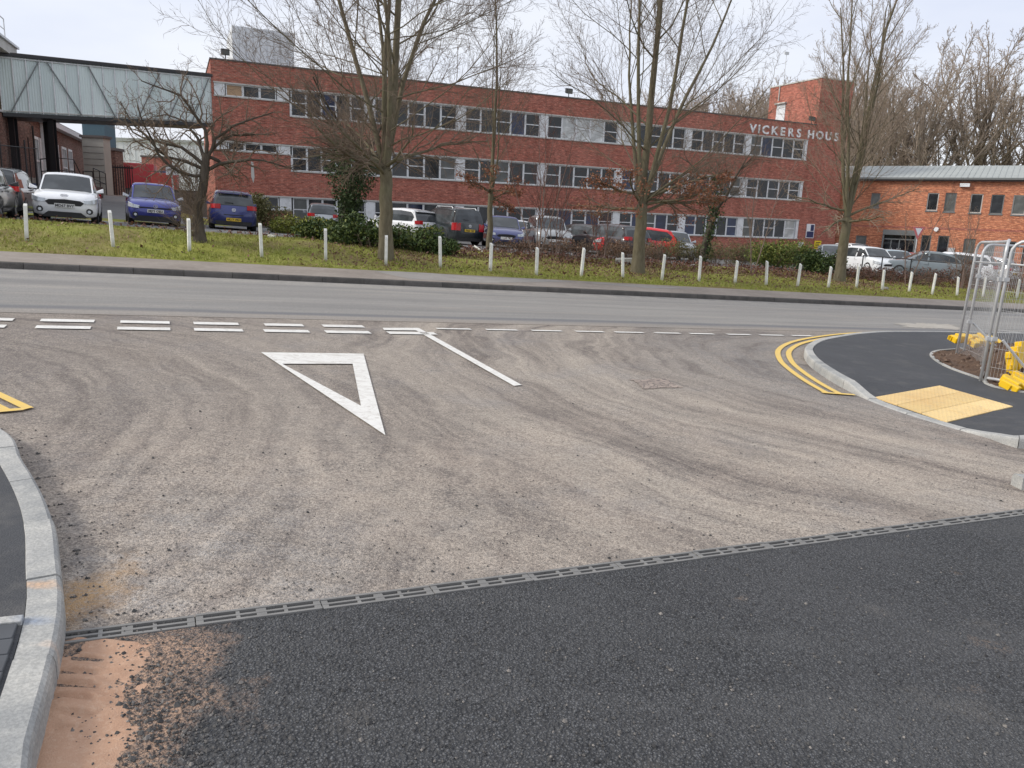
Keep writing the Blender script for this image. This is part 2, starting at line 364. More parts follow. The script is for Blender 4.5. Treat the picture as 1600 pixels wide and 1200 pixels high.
M['leaf_brown'] = leafy('clinging_brown_leaves', (.24, .09, .045), (.36, .15, .08), (.18, .07, .04), (.42, .21, .12))
M['leaf_ivy'] = leafy('ivy', (.018, .034, .012), (.055, .085, .025), (.03, .055, .018), (.10, .13, .045))
def bark(name, a, b, c):
    m = NT(name); v = m.coord()
    f = m.noise(m.map(v, (5, 5, 1.5)), 2.0, 6, .7)
    col = m.mix(m.ramp(f, (.3, 0.0), (.7, 1.0)), a, b)
    col = m.mix(m.ramp(m.noise(v, 1.3, 4), (.5, 0.0), (.7, .6)), col, c)
    return m.out(col, .9, m.bump(f, .6, .02), spec=.2)
M['bark_green'] = bark('greenish_bark', (.10, .085, .055), (.20, .175, .12), (.155, .15, .085))
M['bark_dark'] = bark('dark_bark', (.05, .04, .032), (.12, .10, .08), (.085, .08, .06))
M['bark_pink'] = bark('pinkish_bark', (.16, .11, .09), (.28, .21, .18), (.22, .19, .15))
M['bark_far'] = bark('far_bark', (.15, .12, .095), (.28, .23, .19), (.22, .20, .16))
M['twig'] = plain('brown_twigs', (.185, .14, .105), .85, var=.4, nsc=1.5, spec=.2)
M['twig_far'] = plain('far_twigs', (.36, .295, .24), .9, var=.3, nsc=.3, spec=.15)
M['twig_red'] = plain('reddish_twigs', (.15, .075, .06), .85, var=.4, nsc=2, spec=.2)
def kerb_mat(name, a, b, c):
    m = NT(name); v = m.coord()
    col = m.mix(m.orand(), a, b)
    x, y, z = m.sep(v)
    for cx, cy, rad, cc in ((-1.843, 2.817, .10, (.60, .40, .26)), (-1.711, 2.558, .09, (.16, .22, .33)), (-1.570, 2.419, .06, (.60, .46, .36))):
        if 'new' in name:
            dx = m.math('SUBTRACT', x, cx); dy = m.math('MULTIPLY', m.math('SUBTRACT', y, cy), 2.2)
            d = m.math('SQRT', m.math('ADD', m.math('MULTIPLY', dx, dx), m.math('MULTIPLY', dy, dy)))
            f = m.math('ADD', m.math('SUBTRACT', rad, d), m.math('MULTIPLY', m.math('SUBTRACT', m.noise(v, 14, 6, .7), .5), .22))
            kerb_st = m.ramp(f, (.0, 0.0), (.05, .85)); a_st = cc
            col = m.mix(kerb_st, col, a_st)
    col = m.mix(m.ramp(m.noise(v, 3.5, 7, .7), (.42, 0.0), (.66, .75)), col, c)
    col = m.mix(m.ramp(m.noise(v, 90, 3), (.4, .35), (.6, 0.0)), col, tuple(x*.5 for x in a))
    return m.out(col, .88, m.bump(m.noise(v, 70, 4, .7), .6, .004), spec=.25)
M['kerb_new'] = kerb_mat('new_concrete_kerb', (.31, .315, .31), (.46, .455, .435), (.56, .545, .50))
M['kerb_old'] = kerb_mat('old_dark_kerb', (.085, .08, .075), (.13, .122, .115), (.17, .155, .14))
def road_paint(name, c, wear=.5):
    m = NT(name); v = m.coord()
    k = m.ramp(m.noise(v, 16, 8, .8), (.50, 0.0), (.68, wear)); k = m.math('MAXIMUM', k, m.ramp(m.noise(m.map(v, (1, 4, 1), rot=(0, 0, .6)), 2.5, 6, .7), (.52, 0.0), (.72, wear*.8)))
    col = m.mix(k, c, (.42, .38, .33))
    return m.out(col, .6, m.bump(m.noise(v, 90, 3), .4, .003))
M['line_white'] = road_paint('white_road_paint', (.76, .745, .70), .85)
M['line_yellow'] = road_paint('yellow_road_paint', (.78, .53, .12), .4)
M['tactile'] = simple_ground('buff_tactile', (.60, .45, .21), (.72, .56, .29), (.58, .37, .16), 1.6, 80)
def tactile_mat():
    m = NT('buff_tactile_slab'); v = m.coord()
    col = m.mix(m.orand(), (.62, .44, .19), (.78, .58, .28))
    col = m.mix(m.ramp(m.noise(v, 1.4, 6, .65), (.45, 0.0), (.7, .6)), col, (.58, .37, .16))
    col = m.mix(m.ramp(m.noise(v, 12, 6, .75), (.52, 0.0), (.7, .5)), col, (.42, .34, .22))
    return m.out(col, .85, m.bump(m.noise(v, 90, 3), .4, .003))
M['tactile'] = tactile_mat()
M['sand'] = simple_ground('orange_sand', (.42, .25, .165), (.50, .32, .22), (.58, .42, .31), 6, 180)
M['sand_yellow'] = simple_ground('yellow_sand', (.34, .22, .10), (.40, .27, .13), (.20, .14, .09), 14, 180)
M['chips'] = leafy('loose_stone_chips', (.04, .04, .042), (.11, .105, .10), (.06, .06, .06), (.25, .23, .21), rough=.9)
M['clods'] = leafy('soil_clods', (.05, .03, .022), (.13, .085, .06), (.09, .055, .04), (.22, .16, .12), rough=.95)
M['iron'] = plain('drain_iron', (.215, .21, .20), .8, .1, var=.35, nsc=9)
M['slot'] = plain('drain_void', (.006, .006, .006), .9)
M['paver'] = plain('charcoal_paver', (.075, .08, .088), .8, var=.3, nsc=9)

# ------------------------------------------------------------------ mesh helpers
def mesh_np(name, V, F, mat, parent=None, smooth=False):
    V = np.asarray(V, dtype=np.float32); F = np.asarray(F, dtype=np.int32)
    me = bpy.data.meshes.new(name); n, k = F.shape
    me.vertices.add(len(V)); me.vertices.foreach_set('co', V.ravel())
    me.loops.add(n*k); me.loops.foreach_set('vertex_index', F.ravel())
    me.polygons.add(n); me.polygons.foreach_set('loop_start', np.arange(0, n*k, k, dtype=np.int32))
    me.polygons.foreach_set('loop_total', np.full(n, k, dtype=np.int32))
    if smooth: me.polygons.foreach_set('use_smooth', np.ones(n, dtype=bool))
    me.update(calc_edges=True); me.materials.append(mat)
    o = bpy.data.objects.new(name, me); COL.objects.link(o)
    if parent: o.parent = parent
    return o
class MB:
    def __init__(s): s.v = []; s.f = []
    def add(s, vs, fs):
        k = len(s.v); s.v += [tuple(v) for v in vs]; s.f += [tuple(i+k for i in f) for f in fs]; return s
    def box(s, x0, x1, y0, y1, z0, z1):
        return s.add([(x0, y0, z0), (x1, y0, z0), (x1, y1, z0), (x0, y1, z0), (x0, y0, z1), (x1, y0, z1), (x1, y1, z1), (x0, y1, z1)],
                     [(0, 3, 2, 1), (4, 5, 6, 7), (0, 1, 5, 4), (1, 2, 6, 5), (2, 3, 7, 6), (3, 0, 4, 7)])
    def hexa(s, b, t):
        return s.add(list(b)+list(t), [(0, 3, 2, 1), (4, 5, 6, 7), (0, 1, 5, 4), (1, 2, 6, 5), (2, 3, 7, 6), (3, 0, 4, 7)])
    def tube(s, pts, r, n=8, cap=True):
        pts = [Vector(p) for p in pts]; rs = r if isinstance(r, (list, tuple)) else [r]*len(pts)
        rings = []; ref = None
        for i, p in enumerate(pts):
            d = (pts[min(i+1, len(pts)-1)]-pts[max(i-1, 0)]).normalized()
            if ref is None: ref = Vector((1, 0, 0)) if abs(d.x) < .8 else Vector((0, 1, 0))
            a = (ref-d*ref.dot(d)).normalized(); ref = a; b = d.cross(a)
            rings.append([p+(a*math.cos(2*PI*j/n)+b*math.sin(2*PI*j/n))*rs[i] for j in range(n)])
        vs = [v for R in rings for v in R]; fs = []
        for i in range(len(pts)-1):
            for j in range(n): fs.append((i*n+j, i*n+(j+1) % n, (i+1)*n+(j+1) % n, (i+1)*n+j))
        if cap: fs.append(tuple(range(n-1, -1, -1))); fs.append(tuple((len(pts)-1)*n+j for j in range(n)))
        return s.add(vs, fs)
    def prism(s, poly, z0, z1):
        n = len(poly); vs = [(*p, z0) for p in poly]+[(*p, z1) for p in poly]
        return s.add(vs, [tuple(range(n-1, -1, -1)), tuple(range(n, 2*n))]+[(i, (i+1) % n, n+(i+1) % n, n+i) for i in range(n)])
    def build(s, name, mat, parent=None, smooth=False, bevel=0):
        me = bpy.data.meshes.new(name); me.from_pydata(s.v, [], s.f)
        if smooth:
            for p in me.polygons: p.use_smooth = True
        me.materials.append(mat)
        o = bpy.data.objects.new(name, me); COL.objects.link(o)
        if parent: o.parent = parent
        if bevel:
            b = o.modifiers.new('bevel', 'BEVEL'); b.width = bevel; b.segments = 2; b.limit_method = 'ANGLE'
        return o
def tag(o, label=None, cat=None, group=None, kind=None):
    if label: o['label'] = label
    if cat: o['category'] = cat
    if group: o['group'] = group
    if kind: o['kind'] = kind
    return o
def empty(name, loc=(0, 0, 0), rz=0, label=None, cat=None, group=None, kind=None):
    o = bpy.data.objects.new(name, None); COL.objects.link(o); o.location = loc; o.rotation_euler = (0, 0, rz); o.empty_display_size = .2
    return tag(o, label, cat, group, kind)
def copy_of(o, parent=None, name=None):
    c = o.copy(); COL.objects.link(c)
    if parent is not None: c.parent = parent
    return c
def copy_tree(o):
    c = copy_of(o)
    for ch in o.children:
        d = copy_of(ch, c)
        for g in ch.children: copy_of(g, d)
    return c
def text_mesh(txt, size, mat, name='letter', parent=None, extrude=.01, bold=.0):
    cu = bpy.data.curves.new('t', 'FONT'); cu.body = txt; cu.size = size; cu.extrude = extrude; cu.offset = bold; cu.resolution_u = 3
    cu.align_x = 'CENTER'
    t = bpy.data.objects.new('t', cu); COL.objects.link(t)
    me = bpy.data.meshes.new_from_object(t)
    bpy.data.objects.remove(t)
    me.materials.clear(); me.materials.append(mat)
    o = bpy.data.objects.new(name, me); COL.objects.link(o)
    if parent: o.parent = parent
    return o
def sheet(name, pts, mat, off, parent=None):
    # pts: list of (x, y); lies in the road plane, raised by off
    me = bpy.data.meshes.new(name)
    me.from_pydata([(p[0], p[1], road(p[0], p[1])+off) for p in pts], [], [tuple(range(len(pts)))])
    bm = bmesh.new(); bm.from_mesh(me); bmesh.ops.triangulate(bm, faces=bm.faces)
    for f in bm.faces:
        if f.normal.z < 0: f.normal_flip()
    bm.to_mesh(me); bm.free(); me.materials.append(mat)
    o = bpy.data.objects.new(name, me); COL.objects.link(o)
    if parent: o.parent = parent
    return o
def st_sheet(name, s0, s1, t0, t1, mat, off, parent=None):
    return sheet(name, [xy(s0, t0), xy(s1, t0), xy(s1, t1), xy(s0, t1)], mat, off, parent)
# ------------------------------------------------------------------ ground, roads, pavements
def terrain():
    ss = np.concatenate([np.linspace(-600, -80, 14), np.linspace(-70, 75, 60), np.linspace(90, 700, 14)])
    ts = np.concatenate([np.linspace(-60, 16.6, 8), [18.9, 18.96], np.linspace(19.3, 26, 28), np.linspace(28, 110, 24), np.linspace(140, 900, 10)])
    V = []; F = []
    for j, t in enumerate(ts):
        for i, s in enumerate(ss):
            x, y = xy(s, t); z = land(x, y)
            if t <= 16.7: z -= .12
            elif t < 18.95: z -= .15
            elif t < 26: z += .03*math.sin(s*1.3+t)*math.sin(t*2.1)+.015*math.sin(s*3.7)
            if t > 110: z += (t-110)*.02
            V.append((x, y, z))
    n = len(ss)
    for j in range(len(ts)-1):
        for i in range(n-1): F.append((j*n+i, j*n+i+1, (j+1)*n+i+1, (j+1)*n+i))
    o = mesh_np('ground', V, F, M['grass_ground'], smooth=True); tag(o, kind='structure')
terrain()
main_rd = st_sheet('main_road', -70, 90, 11.3, 16.62, M['main_road'], 0.004); tag(main_rd, kind='structure')
side_rd = st_sheet('side_road', -70, 90, 3.120, 11.32, M['worn_road'], 0.0); tag(side_rd, kind='structure')
new_rd = st_sheet('new_asphalt_road', -30, 40, -25, 3.030, M['asphalt_new'], 0.006); tag(new_rd, kind='structure')

def land_sheet(name, quad_st, mat, off, step=1.5):
    (s0, s1, t0, t1) = quad_st; V = []; F = []
    ns_ = max(2, int((s1-s0)/step)); nt = max(2, int((t1-t0)/step))
    for j in range(nt+1):
        for i in range(ns_+1):
            x, y = xy(s0+(s1-s0)*i/ns_, t0+(t1-t0)*j/nt); V.append((x, y, land(x, y)+off))
    for j in range(nt):
        for i in range(ns_):
            a = j*(ns_+1)+i; F.append((a, a+1, a+ns_+2, a+ns_+1))
    o = mesh_np(name, V, F, mat); tag(o, kind='structure'); return o
land_sheet('car_park', (-60, 70, 25.05, 110), M['tarmac'], .01)
pav = st_sheet('pavement', -70, 90, 16.62+.125, 18.95, M['pavement'], .12); tag(pav, kind='structure')
# raised near-edge strip of the verge against the pavement
# paler repaired patches of the far pavement
for pts in ([(585, 424), (640, 424), (735, 432), (850, 437), (900, 440), (760, 442), (640, 436)], [(1330, 452), (1420, 460), (1500, 463), (1400, 464)], [(905, 441), (960, 444), (1100, 452), (1010, 450)]):
    sheet('patch', [tuple(on(px, py, .12)[:2]) for px, py in pts], M['pave_patch'], .124, pav)
for pts in ([(1395, 506), (1450, 505), (1500, 508), (1505, 516), (1460, 514), (1410, 512)],):
    q = [on(px, py) for px, py in pts]; c = sum((Vector(p) for p in q), Vector())/len(q); ring = []; rr = random.Random(5)
    for k in range(len(q)):
        a, b = q[k], q[(k+1) % len(q)]
        for f in np.linspace(0, .93, 12):
            p = a.lerp(b, f); ring.append(tuple((c+(p-c)*rr.uniform(.70, 1.12))[:2]))
    sheet('worn_patch', ring, M['patch_dust'], .008, main_rd)

# ---- kerbs, stone by stone
def resample(pts, step):
    P = [Vector((p[0], p[1])) for p in pts]
    # smooth by Catmull-Rom
    Q = []
    for i in range(len(P)-1):
        a, b, c, d = P[max(i-1, 0)], P[i], P[i+1], P[min(i+2, len(P)-1)]
        for k in range(12):
            u = k/12; Q.append(.5*((2*b)+(c-a)*u+(2*a-5*b+4*c-d)*u*u+(3*b-a-3*c+d)*u**3))
    Q.append(P[-1]); L = [0]
    for i in range(1, len(Q)): L.append(L[-1]+(Q[i]-Q[i-1]).length)
    n = max(2, round(L[-1]/step)); out = []; j = 0
    for k in range(n+1):
        d = L[-1]*k/n
        while j < len(L)-2 and L[j+1] < d: j += 1
        f = (d-L[j])/max(1e-9, L[j+1]-L[j]); out.append(Q[j].lerp(Q[j+1], f))
    return out
def normals(Q, side):
    N = []
    for i in range(len(Q)):
        d = (Q[min(i+1, len(Q)-1)]-Q[max(i-1, 0)]).normalized(); N.append(Vector((-d.y, d.x))*side)
    return N
def kerb(name, pts, side, hfun, mat, stone=.6, width=.125, batter=.014, gap=.004):
    root = empty(name, kind='structure')
    sub = 4; Q = resample(pts, stone/sub); N = normals(Q, side); rr = random.Random(3)
    nst = (len(Q)-1)//sub; jit = 0
    for k in range(nst):
        idx = list(range(k*sub, k*sub+sub+1)); rings = []
        dz = rr.uniform(-.003, .003); dn = rr.uniform(-.003, .003)
        for m_, i in enumerate(idx):
            q = Q[i]; 
            if m_ == 0: q = q.lerp(Q[i+1], gap/(stone/sub))
            if m_ == sub: q = q.lerp(Q[i-1], gap/(stone/sub))
            n = N[i]; h = hfun(q.x, q.y)+dz; z = road(q.x, q.y)
            prof = [(dn, -.06), (dn+.002, max(.0, h-.035)), (dn+batter*.6, h-.012), (dn+batter+.008, h), (width-.004, h), (width, h-.006), (width, -.06)]
            rings.append([(q.x+n.x*a, q.y+n.y*a, z+b) for a, b in prof])
        m = len(rings[0]); vs = [v for r_ in rings for v in r_]; fs = []
        for a in range(sub):
            for j in range(m-1):
                fs.append((a*m+j, a*m+j+1, (a+1)*m+j+1, (a+1)*m+j))
        fs.append(tuple(range(m))); fs.append(tuple(sub*m+j for j in range(m-1, -1, -1)))
        MB().add(vs, fs).build('kerb_stone', mat, root)
    return root, Q, N
far_pts = [xy(s, 16.62) for s in np.linspace(-22, 48, 12)]
kerb('far_kerb', far_pts, 1, lambda x, y: .12, M['kerb_old'], stone=.9)
for s0 in (-70, 48.5):   # the kerb beyond the part in view
    pass
# left kerb
LP = [xy(-9, 9.7), xy(-5.5, 9.2), xy(-3.2, 8.2), xy(-1.9, 7.0)]+[tuple(on(*p)[:2]) for p in [(0, 690), (40, 745), (72, 800), (90, 853), (97, 912), (103, 975), (97, 1033), (81, 1110), (58, 1200), (20, 1340)]]+[xy(-.75, .6), xy(-1.0, -1.5)]
lk, LQ, LN = kerb('left_kerb', LP, -1, lambda x, y: .115, M['kerb_new'], stone=.62)
# right kerb with its dropped crossing
RPpx = [(1600, 527), (1500, 525.5), (1400, 525), (1350, 527), (1305, 533), (1272, 541), (1256, 553), (1262, 569), (1280, 584), (1305, 600), (1333, 615), (1360, 627), (1400, 642), (1440, 655), (1480, 667), (1547, 686), (1600, 702)]
e1 = xy(40, 11.05); RP = [e1, xy(26, 11.1)]+[tuple(on(*p)[:2]) for p in RPpx]+[xy(8.2, 4.15), xy(10, 3.9), xy(14, 3.8)]
dA, dB = Vector(on(1365, 629)[:2]), Vector(on(1490, 670)[:2])
def seg_dist(p, a, b):
    ab = b-a; u = max(0, min(1, (p-a).dot(ab)/ab.length_squared)); return (p-(a+ab*u)).length
def sm(x): x = max(0, min(1, x)); return x*x*(3-2*x)
def isl_h(x, y): return .012+.098*sm(seg_dist(Vector((x, y)), dA, dB)/.8)
TA, TB, TD = on(1367, 620.5, .03), on(1468, 604, .1), on(1480, 658, .03)
def tac_ab(x, y):
    ux, uy, vx, vy = TB.x-TA.x, TB.y-TA.y, TD.x-TA.x, TD.y-TA.y; det = ux*vy-uy*vx; px, py = x-TA.x, y-TA.y
    return (px*vy-py*vx)/det, (ux*py-uy*px)/det
def tac_h(a, b):
    c = [isl_h(*p) for p in ((TA.x, TA.y), (TB.x, TB.y), (TD.x, TD.y), (TB.x+TD.x-TA.x, TB.y+TD.y-TA.y))]
    return c[0]*(1-a)*(1-b)+c[1]*a*(1-b)+c[2]*(1-a)*b+c[3]*a*b
def isl_top(x, y):
    a, b = tac_ab(x, y)
    if -.12 < a < 1.12 and -.2 < b < 1.2: return min(isl_h(x, y)-.006, tac_h(a, b)-.004)
    return isl_h(x, y)-.006
rk, RQ, RN = kerb('right_kerb', RP, 1, isl_h, M['kerb_new'], stone=.62)
# near corner kerb at the right frame edge
kp = on(1578, 757); kerb('near_right_kerb', [(kp.x, kp.y), (kp.x+.6, kp.y+.05), (kp.x+1.6, kp.y+.3), (kp.x+3.0, kp.y+.9)], -1, lambda x, y: .10, M['kerb_new'], stone=.8)

def cdt_surface(name, poly, hfun, mat, step=.25, hole=None):
    poly = [Vector(p) for p in poly]
    xs = [p.x for p in poly]; ys = [p.y for p in poly]
    pts = list(poly); nb = len(pts); edges = [(i, (i+1) % nb) for i in range(nb)]
    def inside(p):
        c = False; j = nb-1
        for i in range(nb):
            a, b = poly[i], poly[j]
            if (a.y > p.y) != (b.y > p.y) and p.x < (b.x-a.x)*(p.y-a.y)/(b.y-a.y)+a.x: c = not c
            j = i
        return c
    x = min(xs)
    while x < min(max(xs), 14):
        y = min(ys)
        while y < min(max(ys), 20):
            p = Vector((x, y))
            if inside(p): pts.append(p)
            y += step
        x += step
    r = geometry.delaunay_2d_cdt(pts, edges, [], 1, 1e-5)
    V = [(p.x, p.y, road(p.x, p.y)+hfun(p.x, p.y)) for p in r[0]]
    me = bpy.data.meshes.new(name); me.from_pydata(V, [], [tuple(f) for f in r[2]])
    bm = bmesh.new(); bm.from_mesh(me)
    for f in bm.faces:
        if f.normal.z < 0: f.normal_flip()
    bm.to_mesh(me); bm.free(); me.materials.append(mat)
    o = bpy.data.objects.new(name, me); COL.objects.link(o); tag(o, kind='structure'); return o
isl_poly = [q+n*.124 for q, n in zip(RQ, RN)]+[Vector(xy(40, 3.8))]
cdt_surface('right_footpath', isl_poly, isl_top, M['asphalt_smooth'], .25)
lf_poly = [q+n*.124 for q, n in zip(LQ, LN)]+[Vector(xy(-9, -1.5))]
lfp = cdt_surface('left_footpath', lf_poly, lambda x, y: .108, M['asphalt_smooth'], .6)

# ---- painted markings
def mark(name, px, mat, parent, off=.012):
    return sheet(name, [tuple(on(*p)[:2]) for p in px], mat, off, parent)
def st_of(px, py): q = on(px, py); return st(q.x, q.y)
for x0, x1, y in [(63, 148, 502), (188, 265, 504.5), (303, 373, 508), (415, 475, 510.5), (507, 570, 512.5), (-60, 22, 500), (-190, -100, 498)]:
    a, b = st_of(x0, y)[0], st_of(x1, y)[0]; st_sheet('give_way_dash', a, b, 10.60, 10.80, M['line_white'], .012, side_rd)
for x0, x1, y in [(55, 142, 513), (183, 266, 515), (304, 380, 518), (414, 484, 520), (512, 581, 522.5), (610, 683, 523.5), (-70, 8, 512)]:
    a, b = st_of(x0, y)[0], st_of(x1, y)[0]; st_sheet('give_way_dash', a, b, 10.10, 10.30, M['line_white'], .012, side_rd)
for x0, x1, y in [(685, 737, 516), (763, 810, 517.5), (835, 880, 519), (903, 945, 520), (966, 1008, 521.5), (1030, 1067, 523), (1085, 1120, 524), (1143, 1177, 525), (1195, 1228, 526), (1243, 1272, 526.5)]:
    a, b = st_of(x0, y)[0], st_of(x1, y)[0]; st_sheet('edge_dash', a, b, 10.60, 10.70, M['line_white'], .012, side_rd)
mark('centre_line', [(598, 513.5), (654, 513.5), (815, 603), (803, 604.5), (650, 517.5), (600, 517)], M['line_white'], side_rd)
O = [Vector(on(*p)[:2]) for p in [(408, 552), (568, 554), (602, 682)]]; I = [Vector(on(*p)[:2]) for p in [(441, 570), (551, 570), (564, 636)]]
me_tri = bpy.data.meshes.new('give_way_triangle')
me_tri.from_pydata([(p.x, p.y, road(p.x, p.y)+.012) for p in O+I], [], [(0, 3, 4, 1), (1, 4, 5, 2), (2, 5, 3, 0)]); me_tri.materials.append(M['line_white'])
tri_o = bpy.data.objects.new('give_way_triangle', me_tri); COL.objects.link(tri_o); tri_o.parent = side_rd
def strip(name, Q, N, off0, off1, i0, i1, mat, parent, z=.012):
    V = []; F = []
    for i in range(i0, i1+1):
        for o_ in (off0, off1):
            p = Q[i]-N[i]*o_; V.append((p.x, p.y, road(p.x, p.y)+z))
    for k in range(i1-i0): F.append((2*k, 2*k+1, 2*k+3, 2*k+2))
    return mesh_np(name, V, F, mat, parent)
def near_idx(Q, px, py):
    t = Vector(on(px, py)[:2]); return min(range(len(Q)), key=lambda i: (Q[i]-t).length)
i0, i1 = near_idx(RQ, 1372, 525), near_idx(RQ, 1345, 621)
RQf = resample([tuple(q) for q in RQ[i0:i1+1]], .06); RNf = normals(RQf, 1)
strip('double_yellow_line', RQf, RNf, .18, .26, 0, len(RQf)-1, M['line_yellow'], side_rd)
strip('double_yellow_line', RQf, RNf, .34, .42, 0, len(RQf)-1, M['line_yellow'], side_rd)
q_, n_ = RQf[-1], RNf[-1]; d_ = Vector((n_.y, -n_.x))
sheet('yellow_end_bar', [q_-n_*.05, q_-n_*.45, q_-n_*.45-d_*.07, q_-n_*.05-d_*.07], M['line_yellow'], .016, side_rd)
# left yellow lines, ending in a bar
for a, b in (([(-80, 577), (53, 639), (36, 641), (-80, 585)], 0), ([(-80, 596), (16, 641), (0, 644), (-80, 604)], 0), ([(-80, 649), (53, 639), (36, 643.5), (-80, 655)], 1)):
    mark('double_yellow_line' if not b else 'yellow_end_bar', a, M['line_yellow'], side_rd, .012+.004*b)

# ---- slot drain along the joint of old and new surface
dr = empty('drain_channel', label='long iron slot drain across the road where old surface meets new asphalt', cat='drain')
s_ = -.43; seg0 = None; L_ = .5; rr = random.Random(8)
def drain_unit():
    m = MB(); z = .0
    w_ = .044
    m.box(0.002, L_-.002, -w_, -w_+.014, -.06, z); m.box(0.002, L_-.002, w_-.014, w_, -.06, z); m.box(.002, L_-.002, -.0065, .0065, -.06, z-.002)
    for a, b in ((0.002, .03), (.155, .17), (.235, .275), (.345, .36), (L_-.03, L_-.002)): m.box(a, b, -w_+.0145, w_-.0145, -.055, z-.003)
    return m
for k in range(34):
    s0 = s_+k*L_
    if k == 0:
        seg0 = drain_unit().build('drain_grate', M['iron'], dr); o = seg0
    else: o = copy_of(seg0, dr)
    x, y = xy(s0, 3.075); up = Vector((.043*CT+.022*ST, .043*ST-.022*CT, 1)).normalized()
    fx = (P3(s0+1, 3.075)-P3(s0, 3.075)).normalized(); fy = up.cross(fx)
    mt = Matrix((fx, fy, up)).transposed().to_4x4(); mt.translation = P3(s0, 3.075, .012+rr.uniform(-.002, .002)); o.matrix_local = mt
vd = st_sheet('drain_void', -.45, 17, 2.98, 3.17, M['slot'], -.035, dr)
for k in range(0):   # grit lying in the slots
    s0 = -.35+rr.random()*6; m = MB()
    for q in range(40):
        a, b = rr.gauss(s0, .05), 3.075+rr.gauss(0, .018); p = P3(a, b, .012); r_ = rr.uniform(.003, .008)
        m.add([p+Vector((r_, 0, 0)), p+Vector((-r_, .3*r_, 0)), p+Vector((0, -r_, 0)), p+Vector((0, 0, r_))], [(0, 1, 3), (1, 2, 3), (2, 0, 3)])
    tag(m.build('drain_grit', M['patch_dust'], dr), kind='stuff')

# inspection cover sunk in the worn road
def crazed():
    m = NT('crazed_patch'); v = m.coord(); e = m.voro(v, 13, 'Distance', 'DISTANCE_TO_EDGE')
    col = m.mix(m.ramp(m.noise(v, 9, 6, .7), (.3, 0.0), (.7, 1.0)), (.22, .18, .155), (.44, .36, .30))
    col = m.mix(m.ramp(e, (.0, .95), (.12, 0.0)), col, (.10, .085, .08))
    return m.out(col, .9, m.bump(e, .6, .006))
cq = [Vector(on(*p)[:2]) for p in [(985, 594), (1040, 592), (1065, 606), (1008, 609)]]; cc_ = sum(cq, Vector((0, 0)))/4; ring = []; rr = random.Random(2)
for k in range(4):
    for f in np.linspace(0, .9, 8): p = cq[k].lerp(cq[(k+1) % 4], f); ring.append(cc_+(p-cc_)*rr.uniform(.86, 1.08))
sheet('inspection_cover', ring, crazed(), .006, side_rd)

# ---- tactile paving: buff blister slabs
def slab_mesh(sz=.4):
    m = MB(); m.box(.005, sz-.005, .005, sz-.005, -.04, 0)
    k = 6; d = sz/k
    for i in range(k):
        for j in range(k):
            cx, cy = (i+.5)*d, (j+.5)*d; vs = []
            for (rad, hh) in ((.015, -.002), (.009, .005)):
                vs += [(cx+rad*math.cos(a*PI/3), cy+rad*math.sin(a*PI/3), hh) for a in range(6)]
            m.add(vs, [(a, (a+1) % 6, 6+(a+1) % 6, 6+a) for a in range(6)]+[tuple(range(6, 12))])
    return m
TA, TB, TD = on(1367, 620.5, .03), on(1468, 604, .1), on(1480, 658, .03)
tx = (TB-TA); ty = (TD-TA); nx_, ny_ = max(1, round(tx.length/.4)), max(1, round(ty.length/.4))
tac = empty('tactile_paving', label='buff blister paving slabs laid at the dropped kerb of the right footpath', cat='paving')
slab0 = None
for i in range(nx_):
    for j in range(ny_):
        corners = []
        for (a, b) in ((i, j), (i+1, j), (i, j+1)):
            p = TA+tx*(a/nx_)+ty*(b/ny_); p.z = road(p.x, p.y)+tac_h(a/nx_, b/ny_)+.006
            corners.append(p)
        ex = corners[1]-corners[0]; ey = corners[2]-corners[0]; ez = ex.cross(ey).normalized()
        if ez.z < 0: ez = -ez
        # drop slabs beyond the slanting right edge of the paved area
        sm_ = slab_mesh(); sm_.v = [tuple(corners[0]+ex*(vx/.4)+ey*(vy/.4)+ez*vz) for vx, vy, vz in sm_.v]; sm_.build('slab', M['tactile'], tac)
if (TB-TA).cross(TD-TA).z < 0: pass

# ---- soil bed with concrete edging on the right
edge_px = [(1600, 545), (1540, 543), (1490, 546), (1462, 549), (1456, 557), (1480, 573), (1530, 591), (1600, 613)]
ep = [tuple(on(px, py, .11)[:2]) for px, py in edge_px]; ep = [(ep[0][0]+6, ep[0][1]+2.5)]+ep+[(ep[-1][0]+3, ep[-1][1]-.6)]
EQ = resample(ep, .2); EN = normals(EQ, 1)
edging = empty('concrete_edging', label='pale concrete edging strip bordering the brown soil bed on the right', cat='edging')
for k in range(0, len(EQ)-4, 4):
    V = []; 
    for i in range(k, k+5):
        q, n = EQ[i], EN[i]; q = q.lerp(EQ[i-1], .02) if i == k+4 else q
        for a, b in ((-.025, .09), (-.025, .122), (.025, .122), (.025, .09)): V.append((q.x+n.x*a, q.y+n.y*a, road(q.x, q.y)+b))
    F = [(4*i+j, 4*i+j+1, 4*i+j+5, 4*i+j+4) for i in range(4) for j in range(3)]
    MB().add(V, F+[(0, 1, 2, 3), (19, 18, 17, 16)]).build('edging_stone', M['kerb_new'], edging)
from mathutils import noise as mnoise
def lump(p, sc): return mnoise.noise(Vector((p.x*sc, p.y*sc, 3.1)))
def bed_h(x, y):
    p = Vector((x, y)); d = min((p-q).length for q in EQ[::2])
    return .10+sm(d/.9)*(.22+.16*lump(p, 1.1))+.05*lump(p, 5)*sm(d/.2)+.025*lump(p, 14)*sm(d/.1)
soil = cdt_surface('soil_bed', EQ, bed_h, M['soil'], .09)
